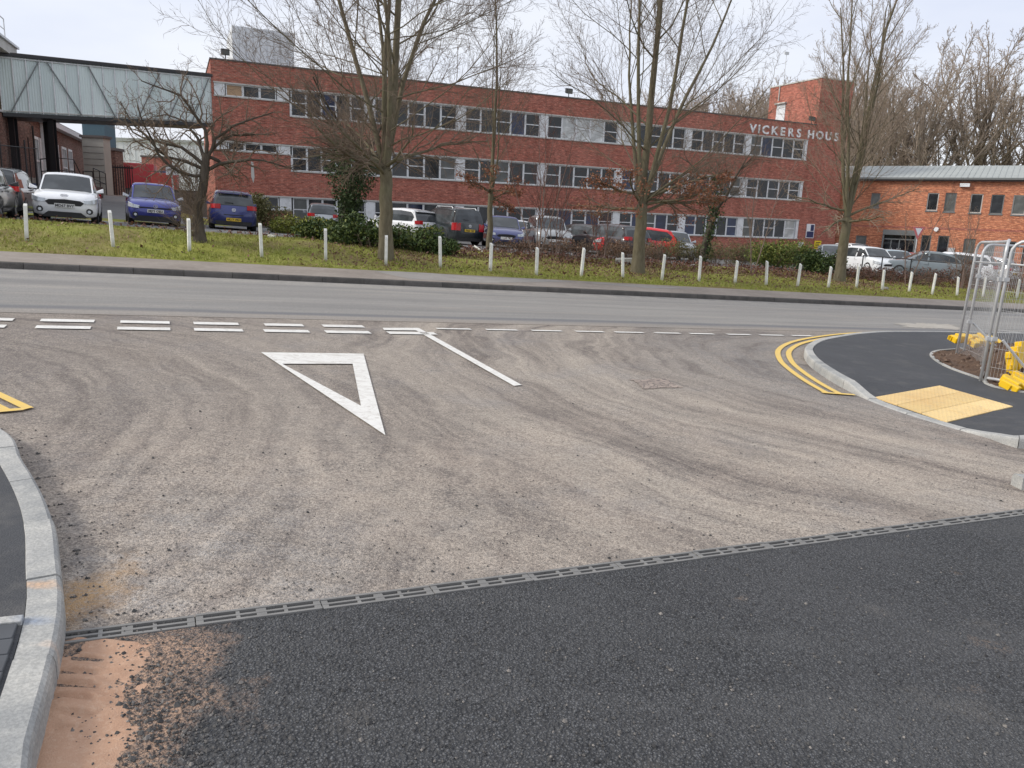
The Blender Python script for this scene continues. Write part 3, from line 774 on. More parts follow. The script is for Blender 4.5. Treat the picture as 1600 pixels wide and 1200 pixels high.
def rocks(name, pts, rmin, rmax, mat, kind='stuff', parent=None, seed=1, flat=.7):
    r = random.Random(seed); m = MB()
    for p in pts:
        a = r.uniform(rmin, rmax)*(1 if r.random() > .1 else 1.8); th = r.random()*6; vs = []
        for k in range(5): 
            rr_ = a*r.uniform(.7, 1.2); vs.append((p[0]+rr_*math.cos(th+k*1.257), p[1]+rr_*math.sin(th+k*1.257), p[2]-a*.15))
        vs.append((p[0]+r.uniform(-.3, .3)*a, p[1]+r.uniform(-.3, .3)*a, p[2]+a*flat)); vs.append((p[0]+a*.4*math.cos(th), p[1]+a*.4*math.sin(th), p[2]+a*flat*.9))
        m.add(vs, [(0, 1, 6), (1, 2, 5), (2, 3, 5), (3, 4, 5), (4, 0, 6), (1, 5, 6), (4, 6, 5)])
    o = m.build(name, mat, parent); tag(o, kind=kind); return o
rr = random.Random(12); pts = []
for k in range(1500):
    i = rr.randrange(len(EQ)); q = EQ[i]+EN[i]*rr.uniform(.03, 1.3)
    pts.append((q.x, q.y, road(q.x, q.y)+bed_h(q.x, q.y)))
rocks('soil_clods', pts, .012, .04, M['clods'], seed=4)

# ---- spilt orange sand beside the left kerb
def sand_sheet(name, cx, cy, rx, ry, amp, mat, res=.012, ridges=False, seed=0, thr=.0, base=.006, parent=None, nz=.55):
    nx, ny = int(2*rx/res), int(2*ry/res); V = []; F = []
    for j in range(ny+1):
        for i in range(nx+1):
            x, y = cx-rx+2*rx*i/nx, cy-ry+2*ry*j/ny; u, v = (x-cx)/rx, (y-cy)/ry
            f = 1-math.sqrt(u*u+v*v); p = Vector((x*9+seed, y*9, .3))
            h = amp*(f*1.1-thr)+amp*nz*mnoise.fractal(p, 1.0, 2.0, 5)
            if ridges:
                for (rx_, ry_, ln, dp) in RID:
                    a, b = x-rx_, y-ry_
                    b2 = b+.25*a*a/.1*.3
                    if abs(a) < ln: 
                        g = (1-(a/ln)**2); h += dp*g*math.exp(-((b2-.012)/.012)**2); h -= dp*1.3*g*math.exp(-((b2+.010)/.010)**2)
            h = min(h, amp*1.5); V.append((x, y, road(x, y)+base+h))
    for j in range(ny):
        for i in range(nx): a = j*(nx+1)+i; F.append((a, a+1, a+nx+2, a+nx+1))
    o = mesh_np(name, V, F, mat, parent, smooth=True); tag(o, kind='stuff'); return o
RID = []
for px, py, ln in [(128, 1052, .09), (126, 1072, .10), (118, 1093, .10), (122, 1118, .08), (115, 1141, .06), (140, 1030, .06)]:
    q = on(px, py); RID.append((q.x, q.y, ln, .010))
q = on(135, 1110); sand_sheet('orange_sand', q.x-.08, q.y+.0, .21, .40, .014, M['sand'], .0085, True, thr=.05)
q = on(70, 1190); sand_sheet('orange_sand', q.x+.03, q.y-.05, .19, .40, .012, M['sand'], .010, seed=3, thr=.1)
pts = []
for k in range(750):
    q = on(rr.gauss(265, 65), rr.gauss(1115, 65)); pts.append((q.x, q.y, q.z+.009))
rocks('loose_chips', [p for p in pts if p[0] > -1.5], .003, .0075, M['chips'], seed=5)
pts = []
for k in range(2600):
    px, py = rr.uniform(120, 1600), 560+640*rr.random()**.8; q = on(px, py); pts.append((q.x, q.y, q.z+(.004 if st(q.x, q.y)[1] > 3 else .009)))
rocks('road_grit', pts, .0025, .0065, M['chips'], seed=6)
pts = []
for k in range(700):     # dark crumbs along the foot of the left kerb
    i = rr.randrange(len(LQ)); q = LQ[i]-LN[i]*abs(rr.gauss(0, .10)); pts.append((q.x, q.y, road(q.x, q.y)+.004))
rocks('kerb_grit', pts, .003, .009, M['chips'], seed=9)

# ---- charcoal block paving behind the left kerb
bp = empty('block_paving', label='charcoal block paving set behind the left kerb at the bottom corner', cat='paving')
edg_a = on(38, 966, .108); b0 = None
ux = Vector((math.cos(math.radians(203)), math.sin(math.radians(203)), 0)); uy = Vector((ux.y, -ux.x, 0))
if uy.y > 0: uy = -uy
def blk(a, b, la, lb, mat, z0=.0):
    m = MB(); p = [edg_a+ux*a+uy*b, edg_a+ux*(a+la)+uy*b, edg_a+ux*(a+la)+uy*(b+lb), edg_a+ux*a+uy*(b+lb)]
    lo = [Vector((v.x, v.y, road(v.x, v.y)+.06)) for v in p]; hi = [Vector((v.x, v.y, road(v.x, v.y)+.121+z0)) for v in p]
    return m.hexa(lo, hi)
for r_ in range(12):
    for c_ in range(4):
        a0 = .0+c_*.205+(0 if r_ % 2 else -.10)
        # keep clear of the curving kerb
        p = edg_a+ux*a0+uy*(.055+r_*.104)
        dd = min((Vector((p.x, p.y))-(q+n*.125)).dot(n) for q, n in sorted(zip(LQ, LN), key=lambda z: (z[0]-Vector((p.x, p.y))).length)[:1])
        a1 = a0+max(0, .012-dd) if dd < .012 else a0
        if a0+.2-a1 > .03: blk(a1, .055+r_*.104, a0+.2-a1, .1, M['paver'], rr.uniform(-.001, .002)).build('paving_block', M['paver'], bp, bevel=.003)
for c_ in range(2): blk(-.0+c_*.9, 0, .895, .05, M['kerb_new'], .004).build('edging_stone', M['kerb_new'], bp, bevel=.004)
# ------------------------------------------------------------------ long red brick office building
bf = at(343, 44.7, 0.0); BROT = math.atan2(.4035, .915)
off_b = empty('office_building', (bf.x, bf.y, 0), BROT, 'long three storey red brick office block with white lettering and bands of windows', 'building')
OM = Matrix.Translation((bf.x, bf.y, 0)) @ Matrix.Rotation(BROT, 4, 'Z')
BE, BD = 46.7, 13.0
def part(name, m, mat, parent, **kw): return m.build(name, mat, parent, **kw)
wl_ = MB()
wl_.box(-.1, BE, 0, .3, 8.5, 9.62)                       # parapet
wl_.box(-.1, 4.08, 0, .3, 5.42, 7.72); wl_.box(4.08, 42.75, 0, .3, 5.40, 6.95)
wl_.box(-.1, 4.08, 0, .3, 2.50, 4.82); wl_.box(4.08, 42.75, 0, .3, 2.50, 3.90)
wl_.box(-.1, 4.08, 0, .3, -1.5, 1.66); wl_.box(4.08, 42.75, 0, .3, -3, .98)
wl_.box(42.75, BE, 0, .3, -3, 8.5)
wl_.box(-.1, .2, .3, BD, -1.5, 9.62); wl_.box(BE-.3, BE, .3, BD, -3, 9.62); wl_.box(.2, BE-.3, BD-.3, BD, -3, 9.62)
wl_.box(-.1, .03, 0, .3, 1.66, 2.5); wl_.box(-.1, .03, 0, .3, 4.82, 5.42); wl_.box(-.1, .03, 0, .3, 7.72, 8.5)
part('wall', wl_, M['brick'], off_b)
part('roof', MB().box(.2, BE-.3, .3, BD-.3, 9.1, 9.2), M['coping'], off_b)
part('roof_edge', MB().box(-.14, BE-3.3, -.04, .34, 9.62, 9.70).box(-.14, .24, .34, BD, 9.62, 9.70), M['coping'], off_b)
tw = MB(); TX0, TX1, TD_ = 43.4, BE, 5.6
tw.box(TX0, TX1, .002, TD_, 9.62, 13.05)
part('stair_tower', tw, M['brick_orange'] if False else M['brick'], off_b)
part('tower_edge', MB().box(TX0-.05, TX1+.05, -.04, TD_+.05, 13.05, 13.14), M['concrete_trim'], off_b)
part('tower_door', MB().box(TX0-.04, TX0+.02, 3.6, 4.6, 9.7, 11.6), M['white_wall'], off_b)
part('door_hood', MB().box(TX0-.22, TX0+.0, 3.5, 4.7, 11.62, 11.72), M['concrete_trim'], off_b)
part('vent_pipe', MB().tube([(TX0-.06, 4.45, 11.9), (TX0-.06, 4.45, 13.1)], .045), M['concrete_trim'], off_b)
part('aerial_mast', MB().tube([(TX0+.5, 4.7, 13.1), (TX0+.5, 4.7, 15.6)], .02).box(TX0+.3, TX0+.7, 4.65, 4.75, 15.55, 15.75), M['galv'], off_b)
# black sheet behind the glass, coloured for the dark of unlit rooms
part('dark_backing', MB().box(.3, 46, .55, .6, -1, 9), M['black'], off_b)
# trims
for (a, b, zt) in ((.0, 42.75, 8.5), (.0, 42.75, 5.40), (.0, 42.75, 2.50)):
    part('lintel', MB().box(a, b, -.035, .16, zt-.07, zt), M['concrete_trim'], off_b)
for (a, b, zt) in ((.0, 4.08, 7.72), (4.14, 42.75, 6.95), (.0, 4.08, 4.82), (4.14, 42.75, 3.90), (.6, 4.08, 1.66), (4.14, 42.75, .98)):
    part('sill', MB().box(a, b, -.06, .16, zt, zt+.07), M['concrete_trim'], off_b)
part('step_trim', MB().box(4.06, 4.14, -.035, .2, 6.95, 7.72), M['frame'], off_b)
part('step_trim', MB().box(4.06, 4.14, -.035, .2, 3.90, 4.82), M['frame'], off_b)
WCACHE = {}
def window(b0, b1, z0, z1, kind, parent, glassm, tr=True, y=.10, fm=None, fw=.055):
    key = (round(b1-b0, 3), round(z1-z0, 3), kind, fm)
    wdt, hgt = b1-b0, z1-z0; fmat = fm or M['frame']
    if key not in WCACHE:
        m = MB(); f = fw
        m.box(0, f, 0, .07, 0, hgt); m.box(wdt-f, wdt, 0, .07, 0, hgt); m.box(f, wdt-f, 0, .07, 0, f); m.box(f, wdt-f, 0, .07, hgt-f, hgt)
        if kind: m.box(f, wdt-f, -.012, .06, hgt*.50, hgt*.50+.055)
        fr = m.build('window', fmat, parent)
        pn = MB().box(f*.7, wdt-f*.7, .032, .045, f*.7, hgt-f*.7).build('pane', glassm, fr)
        fr.location = (b0, y, z0); WCACHE[key] = (fr, {glassm.name: pn}); return fr
    fr0, pd = WCACHE[key]; fr = fr0.copy(); COL.objects.link(fr); fr.parent = parent; fr.location = (b0, y, z0)
    if glassm.name in pd: pn = pd[glassm.name].copy(); COL.objects.link(pn); pn.parent = fr
    else:
        f = fw; pn = MB().box(f*.7, wdt-f*.7, .032, .045, f*.7, hgt-f*.7).build('pane', glassm, fr); pd[glassm.name] = pn
    return fr
PIL = [3.72, 8.72, 14.5, 20.25, 26.15, 31.72, 37.05, 42.45]
rr = random.Random(4)
for fl, (z0, z1) in enumerate(((7.02, 8.43), (3.97, 5.33), (1.05, 2.43))):
    for k in range(7):
        a, b = PIL[k]+(.285 if k else .42), PIL[k+1]-(.285 if k < 6 else -.02)
        wd = (b-a)/5
        for j in range(5):
            g = M['glass']
            if fl == 0 and k == 3: g = M['glass_blind'] if j in (1, 2, 3) else M['glass']
            elif fl == 0 and k == 4 and j == 0: g = M['glass_blind']
            elif rr.random() < .09: g = M['glass_blue']
            elif rr.random() < .05: g = M['glass_grey']
            if fl == 2 and k in (3, 4) and j in (1, 3): g = M['glass_blue']
            if fl == 2 and k == 6 and j == 4: g = M['glass_blind']
            window(a+j*wd+.004, a+(j+1)*wd-.004, z0, z1, j % 2 == 0, off_b, g)
        if k: part('pilaster', MB().box(PIL[k]-.28, PIL[k]+.28, .02, .2, z0, z1), M['frame'], off_b)
    part('pilaster', MB().box(42.5, 42.75, .02, .2, z0, z1), M['frame'], off_b)
for fl, (z0, z1) in enumerate(((7.79, 8.43), (4.89, 5.33), (1.73, 2.43))):
    a = .65
    if fl < 2: part('pilaster', MB().box(.04, .60, .02, .2, z0, z1), M['frame'], off_b)
    for j in range(3):
        window(a+j*.9, a+(j+1)*.9-.008, z0, z1, False, off_b, (M['board'] if (fl, j) in ((0, 0), (2, 1), (2, 0)) else M['glass']), y=.09)
    part('pilaster', MB().box(3.38, 4.05, .02, .2, z0, z1), M['frame'], off_b)
# lime streak on the brick at the left end
stk = MB().add([(1.85, -.004, 4.35), (1.98, -.004, 4.3), (2.02, -.004, 3.5), (1.95, -.004, 3.15), (1.84, -.004, 3.5)], [(0, 1, 2, 3, 4)])
part('lime_stain', stk, M['concrete_trim'], off_b)
part('drain_pipe', MB().tube([(.05, -.07, .4), (.05, -.07, 2.5)], .05), M['black'], off_b)
# lettering
def letters(txt, b0, b1, z):
    xs = []; obs = []
    adv = {'V': .70, 'I': .32, 'C': .76, 'K': .74, 'E': .66, 'R': .74, 'S': .68, ' ': .34, 'H': .76, 'O': .82, 'U': .76}
    tot = sum(adv[c] for c in txt); k = (b1-b0)/tot; x = b0
    for c in txt:
        if c != ' ':
            o = text_mesh(c, .84, M['letter'], 'letter', off_b, .03, .022); o.rotation_euler = (PI/2, 0, 0)
            o.location = (x+adv[c]*k/2, -.035, z); o.scale = (1.12, 1, 1)
        x += adv[c]*k
letters('VICKERS HOUSE', 36.9, 46.62, 8.62)
# small signs by the corner
sg = tag(MB().box(43.55, 44.35, -.06, -.005, 1.1, 2.2).build('notice_board', M['white_sign']), 'white and navy notice board fixed high on the red brick corner wall', 'sign'); sg.matrix_world = OM
nb = MB().box(43.6, 44.3, -.066, -.0605, 1.15, 1.62).build('board_band', plain('navy_print', (.02, .03, .10), .5), sg); 
nb = MB().box(43.95, 44.28, -.066, -.0605, 1.66, 2.14).build('board_band', plain('navy_print', (.02, .03, .10), .5), sg)
sg = tag(MB().box(42.95, 43.4, -.04, -.005, .35, .78).build('wall_sign', M['white_sign']), 'small plain white square sign on the red brick wall near the hedge', 'sign'); sg.matrix_world = OM
sg = tag(MB().box(44.55, 45.25, -.04, -.005, .25, .92).build('wall_sign', M['yellow_sign']), 'small yellow sign with black print low on the red brick corner', 'sign'); sg.matrix_world = OM
for k in range(4): MB().box(44.62+.05*(k % 2), 45.15-.07*(k % 3), -.045, -.0405, .36+k*.13, .40+k*.13+.02).build('print_line', M['ink'], sg)
# boxes and floodlights on the roof
def roof_thing(name, m, mat, label, cat): o = m.build(name, mat); tag(o, label, cat); o.matrix_world = OM; return o
pl = roof_thing('plant_enclosure', MB().box(1.4, 5.0, 4.5, 9.0, 9.2, 12.4), M['white_wall'], 'tall pale plant enclosure standing on the left end of the flat roof', 'plant room')
for k in range(9): MB().box(1.42+k*.4, 1.78+k*.4, 4.46, 4.497, 9.3, 12.35).build('louvre_panel', M['white_wall'], pl)
def flood(b, y, lab):
    t = empty('floodlight', OM @ Vector((b, y, 9.70)), BROT, lab, 'floodlight', 'floodlights along the roof edge')
    MB().tube([(0, 0, 0), (0, 0, .25)], .03).build('bracket', M['dark_steel'], t)
    MB().hexa([(-.22, -.12, .2), (.22, -.12, .2), (.22, .12, .28), (-.22, .12, .28)], [(-.22, -.16, .5), (.22, -.16, .5), (.22, .08, .58), (-.22, .08, .58)]).build('lamp_head', M['dark_steel'], t)
    MB().add([(-.18, -.129, .24), (.18, -.129, .24), (.18, -.163, .46), (-.18, -.163, .46)], [(0, 1, 2, 3)]).build('lens', M['glass_grey'], t)
flood(.7, .15, 'black floodlight above the left corner of the roof, by the pale plant enclosure')
flood(22.0, .15, 'black floodlight midway along the roof edge of the red brick office')
flood(43.0, .15, 'small black floodlight at the foot of the brick tower near the lettering')

# ------------------------------------------------------------------ orange brick building on the right
rq = at(1500, 60, 0.0); RROT = math.atan2(-.541, .841)
rb = empty('brick_annex', (rq.x, rq.y, 0), RROT, 'two storey orange brick building with grey sheet roof and slim grey framed windows', 'building')
RM = Matrix.Translation((rq.x, rq.y, 0)) @ Matrix.Rotation(RROT, 4, 'Z')
ups = [(-6.85, -6.2, 3.7, 4.8), (-10.2, -9.6, 3.7, 4.8), (-2.83, -2.05, 3.55, 4.88), (-1.62, -.86, 3.5, 4.9), (.08, .88, 3.45, 4.85), (1.42, 2.25, 3.42, 4.82), (2.8, 3.66, 3.4, 4.8), (4.3, 5.1, 3.4, 4.8), (6.3, 7.1, 3.4, 4.8)]
los = [(-7.6, -6.8, .5, 1.45), (-2.83, -2.15, .12, 1.68), (-1.68, -.92, .05, 1.68), (.08, .85, -.1, 1.54), (1.42, 2.15, -.1, 1.46), (2.74, 3.46, -.15, 1.46), (4.3, 5.0, -.15, 1.46), (6.3, 7.1, -.15, 1.46)]
EX0, EX1 = -5.5, -3.3
cells = sorted([(a, b, [(z0, z1)]) for a, b, z0, z1 in ups+los]+[(EX0, EX1, [(-1.7, 1.6)])])
xsb = sorted({-13.0, 12.0} | {v for a, b, _ in cells for v in (a, b)})
holes = [(a, b, z0, z1) for a, b, zz in cells for z0, z1 in zz]
m = MB()
for i in range(len(xsb)-1):
    a, b = xsb[i], xsb[i+1]; zz = sorted((z0, z1) for (c, d, z0, z1) in holes if c <= a+1e-6 and d >= b-1e-6)
    z = -3.0
    for z0, z1 in zz: m.box(a, b, 0, .25, z, z0); z = z1
    m.box(a, b, 0, .25, z, 5.75)
m.box(-13, -12.75, .25, 9, -3, 5.75); m.box(11.75, 12, .25, 9, -3, 5.75)
part('wall', m, M['brick_orange'], rb)
part('dark_backing', MB().box(-12.7, 11.7, .6, .65, -2, 5.5), M['black'], rb)  # black sheet painted as the unlit interior behind the annex windows
part('brick_band', MB().box(-12.99, 11.99, -.012, -.001, 2.15, 2.3), M['brick'], rb)
m = MB().add([(-13.3, -.35, 5.98), (12.3, -.35, 5.98), (12.3, 6.0, 7.35), (-13.3, 6.0, 7.35), (12.3, 12.3, 5.98), (-13.3, 12.3, 5.98)], [(0, 1, 2, 3), (3, 2, 4, 5)])
part('roof', m, M['roof_metal'], rb)
for k in range(64): MB().hexa([(-13.2+k*.4, -.34, 5.99), (-13.16+k*.4, -.34, 5.99), (-13.16+k*.4, 6.0, 7.36), (-13.2+k*.4, 6.0, 7.36)], [(-13.2+k*.4, -.34, 6.01), (-13.16+k*.4, -.34, 6.01), (-13.16+k*.4, 6.0, 7.38), (-13.2+k*.4, 6.0, 7.38)]).build('roof_rib', M['roof_metal'], rb)
part('gutter', MB().box(-13.3, 12.3, -.48, -.34, 5.86, 6.0), M['grey_frame'], rb)
part('fascia', MB().box(-13.2, 12.2, -.33, .0, 5.75, 5.93), M['coping'], rb)
part('downpipe', MB().tube([(4.0, -.1, 5.8), (4.0, -.1, -1.6)], .06), M['black'], rb)
for i, (a, b, z0, z1) in enumerate(ups+los):
    window(a, b, z0, z1, False, rb, (M['glass_grey'] if i % 3 == 0 or i % 5 == 3 else M['glass']), y=.06, fm=M['concrete_trim'] if i in (4, 6, 2) else M['grey_frame'], fw=.07)
    part('window_sill', MB().box(a-.04, b+.04, -.05, .06, z0-.09, z0-.003), M['grey_frame'], rb)
en = MB()
en.box(EX0-.12, EX0, -.14, .2, -1.7, 1.6); en.box(EX1, EX1+.12, -.14, .2, -1.7, 1.6); en.box(EX0-.12, EX1+.12, -.2, .2, 1.603, 2.0)
en.box(EX0+.5, EX0+.58, .02, .1, -1.7, 1.22); en.box(EX0+1.1, EX0+1.18, .02, .1, -1.7, 1.22); en.box(EX0, EX1, .02, .1, 1.223, 1.32)
dp = part('entrance_portal', en, M['grey_frame'], rb)
MB().box(EX0, EX1, .06, .08, -1.7, 1.59).build('door_glass', M['glass'], dp)
for k in (.62, 1.02, 1.24): MB().box(EX0+k, EX0+k+.04, -.02, .02, -.8, .6).build('door_handle', M['galv'], dp)
lm = MB(); lm.tube([(-1.9, -.14, 2.15), (-1.9, -.01, 2.15)], .17, 16)
o = tag(lm.build('wall_lamp', M['letter']), 'round white bulkhead lamp on the orange wall above slim windows', 'lamp'); o.matrix_world = RM
o = tag(MB().box(-.75, -.1, -.3, -.01, 5.35, 5.6).build('security_lamp', M['white_sign']), 'pale box security lamp under the eaves of the orange building', 'lamp'); o.matrix_world = RM
o = tag(MB().box(-.9, -.45, -.05, -.006, .5, .8).build('wall_plate', M['galv']), 'small grey plate between two lower windows of the orange wall', 'sign'); o.matrix_world = RM
o = empty('meter_cabinet', RM @ Vector((-6.35, -1.2, -1.55)), RROT, 'pale twin door cabinet standing beside the grey entrance', 'cabinet')
MB().box(-.45, .45, -.3, .3, 0, 2.0).build('cabinet_body', M['stone_wall'], o); MB().box(-.42, -.02, -.325, -.302, .15, 1.85).build('cabinet_door', M['white_sign'], o); MB().box(.02, .42, -.325, -.302, .15, 1.85).build('cabinet_door', M['white_sign'], o)

# ------------------------------------------------------------------ footbridge between the buildings
BL = at(22, 37.5, 0); BR = at(341, 44.75, 0)
br = empty('covered_footbridge', (0, 0, 0), 0, 'covered footbridge clad in pale green translucent panels between the two brick buildings', 'bridge')
bv = (BR-BL); bl_ = bv.length; bd = bv/bl_; bn_ = Vector((bd.y, -bd.x, 0))
def bp_(u, z, o=0.0): p = BL+bv*u+bn_*o; return Vector((p.x, p.y, z))
def zt(u): return 8.2+.55*u
def zb(u): return 5.55+.62*u
def bar(u0, z0, u1, z1, t, o, name, mat, parent=br, dep=.05):
    a, b = bp_(u0, z0, o), bp_(u1, z1, o); d = (b-a).normalized(); n = bn_; c = d.cross(n).normalized()*t/2
    m = MB(); m.hexa([a-c, a+c, a+c+n*dep, a-c+n*dep], [b-c, b+c, b+c+n*dep, b-c+n*dep]); return m.build(name, mat, parent)
NP = 18
for k in range(NP):
    u0, u1 = k/NP+.001, (k+1)/NP-.001
    m = MB(); m.add([bp_(u0, zb(u0)+.12, .0), bp_(u1, zb(u1)+.12, 0), bp_(u1, zt(u1)-.05, 0), bp_(u0, zt(u0)-.05, 0), bp_(u0, zb(u0)+.12, -.03), bp_(u1, zb(u1)+.12, -.03), bp_(u1, zt(u1)-.05, -.03), bp_(u0, zt(u0)-.05, -.03)],
                    [(0, 1, 2, 3), (7, 6, 5, 4), (0, 4, 5, 1), (3, 2, 6, 7)])
    m.build('cladding_panel', M['panel'], br)
    bar(u0, zb(u0)+.1, u0, zt(u0)-.05, .05, .004, 'mullion', M['frame'])
for (a, b) in ((.035, .165), (.335, .20), (.49, .38), (.60, .72), (.75, .87), (.88, .98)):
    bar(a, zb(a)+.15, b, zt(b)-.15, .045, .06, 'diagonal_brace', M['grey_frame'])
bar(0, zt(0)+.02, 1, zt(1)+.02, .13, -.02, 'roof_edge', M['dark_steel'], dep=.16)
bar(0, zt(0)-.11, 1, zt(1)-.11, .05, .01, 'top_rail', M['frame'])
bar(0, zb(0)+.02, 1, zb(1)+.02, .17, -.02, 'floor_beam', M['dark_steel'], dep=.14)
bar(0, zb(0)+.19, 1, zb(1)+.19, .05, .01, 'bottom_rail', M['concrete_trim'])
m = MB(); m.hexa([bp_(0, zb(0)-.08, -.04), bp_(1, zb(1)-.08, -.04), bp_(1, zb(1)-.08, -2.4), bp_(0, zb(0)-.08, -2.4)], [bp_(0, zb(0)+.05, -.04), bp_(1, zb(1)+.05, -.04), bp_(1, zb(1)+.05, -2.4), bp_(0, zb(0)+.05, -2.4)]); m.build('deck', M['dark_steel'], br)
m = MB(); m.hexa([bp_(0, zt(0)+.06, .0), bp_(1, zt(1)+.06, .0), bp_(1, zt(1)+.06, -2.4), bp_(0, zt(0)+.06, -2.4)], [bp_(0, zt(0)+.14, .0), bp_(1, zt(1)+.14, .0), bp_(1, zt(1)+.14, -2.4), bp_(0, zt(0)+.14, -2.4)]); m.build('roof', M['coping'], br)
m = MB(); m.hexa([bp_(0, zb(0)+.12, -2.36), bp_(1, zb(1)+.12, -2.36), bp_(1, zb(1)+.12, -2.4), bp_(0, zb(0)+.12, -2.4)], [bp_(0, zt(0), -2.36), bp_(1, zt(1), -2.36), bp_(1, zt(1), -2.4), bp_(0, zt(0), -2.4)]); m.build('rear_cladding', M['panel'], br)
for u, o_ in ((.205, -.15), (.232, -1.9), (.045, -.3)):
    p = bp_(u, 0, o_); g = land(p.x, p.y); z1 = zb(u)-.1
    m = MB()
    for a, b, c, d in ((-.14, .14, -.14, -.11), (-.14, .14, .11, .14), (-.015, .015, -.11, .11)): m.box(p.x+a, p.x+b, p.y+c, p.y+d, g-.1, z1)
    m.build('support_column', M['dark_steel'], br)

# ------------------------------------------------------------------ buildings on the left
nd = Vector((-.35, .937, 0)); nx2 = Vector((.937, .35, 0)); NROT = math.atan2(nd.y, nd.x)
# local frame: +x along the wall away from the camera, +y into the building
lb0 = BL.copy()
lb = empty('works_building', (lb0.x, lb0.y, 0), NROT, 'brown brick building at the left edge with buff upper storey and blue painted plinth', 'building')
G1 = 1.75
m = MB(); m.box(-9, 6.3, 0, 8, G1+1.15, 5.65); m.box(6.0, 6.3, 0.01, 8, G1-.5, G1+1.15); part('wall', m, M['brick_brown'], lb)
part('plinth', MB().box(-9, 5.98, .0, 1, G1+.0, G1+.86), M['blue_paint'], lb)
part('plinth_band', MB().box(-9, 5.98, -.01, 1, G1+.862, G1+1.147), M['stone_wall'], lb)
m = MB(); m.box(-9, -2.7, 0.05, 8, 5.75, 8.3); m.box(-1.5, .35, .05, 8, 5.75, 8.3); m.box(-2.7, -1.5, .05, 8, 8.05, 8.3); m.box(.35, 3.5, 2.5, 8, 5.75, 8.3); part('upper_wall', m, M['brick_buff'], lb)
part('string_course', MB().box(-9, .4, -.06, 1, 5.65, 5.75), M['concrete_trim'], lb)
part('roof_fascia', MB().box(-9, 1.6, -.5, 8, 8.3, 8.75), M['concrete_trim'], lb)
part('roof_edge', MB().box(-9, 1.7, -.6, 8, 8.75, 8.85), M['white_wall'], lb)
wfr = MB(); 
for a in (-2.7, -2.15, -1.6): wfr.box(a, a+.07, 0, .1, 5.75, 8.05)
wfr.box(-2.7, -1.5, 0, .1, 6.75, 6.83); wfr.box(-2.7, -1.5, 0, .1, 7.98, 8.05); wo = part('window', wfr, M['frame'], lb)
MB().box(-2.65, -1.55, .08, .1, 6.83, 7.98).build('pane', M['glass'], wo); MB().box(-2.65, -1.55, .08, .1, 5.76, 6.75).build('blue_panel', M['blue_paint'], wo)
m = MB()
for x in (-5, -4, -3, -2, -1, 0): m.tube([(x, -.4, 8.85), (x, -.4, 9.75)], .025)
m.tube([(-6, -.4, 9.75), (0, -.4, 9.75)], .025); m.tube([(-6, -.4, 9.3), (0, -.4, 9.3)], .02); part('roof_railing', m, M['galv'], lb)
part('roof_mast', MB().tube([(-1.9, -.1, 8.8), (-1.9, -.1, 10.9)], .03).tube([(-2.2, -.1, 10.6), (-1.6, -.1, 10.6)], .02), M['galv'], lb)
part('downpipe', MB().tube([(5.6, -.1, 5.6), (5.6, -.1, 1.9)], .05).tube([(4.3, -.1, 4.9), (4.3, -.1, 1.9)], .03), M['dark_steel'], lb)
# lower wing behind
wg0 = lb0+nd*8.2-nx2*.5
wg = empty('workshop_wing', (wg0.x, wg0.y, 0), NROT, 'low brown brick wing with white eaves and tall white windows under the footbridge', 'building')
m = MB(); G2 = 1.6
wins = [(.3, 1.6), (1.9, 2.3), (5.5, 6.2), (6.8, 7.5), (8.6, 10.2), (11.0, 12.4)]
wx = [0]+[v for p in wins for v in p]+[23]
for i in range(0, len(wx)-1):
    if i % 2 == 0: m.box(wx[i], wx[i+1], 0, .3, G2-.5, 6.2)
    else: m.box(wx[i], wx[i+1], 0, .3, G2-.5, G2+.9); m.box(wx[i], wx[i+1], 0, .3, 5.3, 6.2)
m.box(0, .3, .3, 9, G2-.5, 6.2); part('wall', m, M['brick_brown'], wg)
part('dark_backing', MB().box(.4, 22, .5, .55, G2, 6), M['black'], wg)  # interior darkness of the wing, put in as a black sheet
for a, b in wins:
    f = MB(); f.box(a, a+.12, -.05, .1, G2+.9, 5.3); f.box(b-.12, b, -.05, .1, G2+.9, 5.3); f.box(a+.12, b-.12, -.05, .1, 5.15, 5.3); f.box(a+.12, b-.12, -.05, .1, 3.9, 4.0)
    f.box((a+b)/2-.04, (a+b)/2+.04, -.04, .1, G2+.9, 5.15); o = f.build('window', M['frame'], wg)
    MB().box(a+.1, b-.1, .06, .08, 4.0, 5.16).build('pane', M['glass'], o); MB().box(a+.1, b-.1, .06, .08, G2+.9, 3.9).build('lower_pane', M['glass_blue'] if a < 3 else M['glass'], o)
m = MB(); m.hexa([(-.3, -.45, 6.2), (23.2, -.45, 6.2), (23.2, .1, 6.2), (-.3, .1, 6.2)], [(-.3, -.5, 6.5), (23.2, -.5, 6.5), (23.2, .1, 6.5), (-.3, .1, 6.5)]); part('eaves', m, M['white_wall'], wg)
m = MB().add([(-.35, -.52, 6.51), (23.3, -.52, 6.51), (23.3, 4.8, 8.3), (-.35, 4.8, 8.3), (23.3, 10, 6.51), (-.35, 10, 6.51)], [(0, 1, 2, 3), (3, 2, 4, 5)]); part('roof', m, M['coping'], wg)
part('gable', MB().add([(-.02, 0, 6.2), (-.02, 9.5, 6.2), (-.02, 4.8, 8.2), (.1, 0, 6.2), (.1, 9.5, 6.2), (.1, 4.8, 8.2)], [(0, 2, 1), (3, 4, 5), (0, 3, 5, 2), (2, 5, 4, 1)]), M['brick_brown'], wg)
part('white_pier', MB().box(2.5, 3.1, -.35, -.01, G2, 6.19), M['frame'], wg)
part('white_pier', MB().box(4.2, 4.5, -.25, -.01, G2, 6.19), M['frame'], wg)
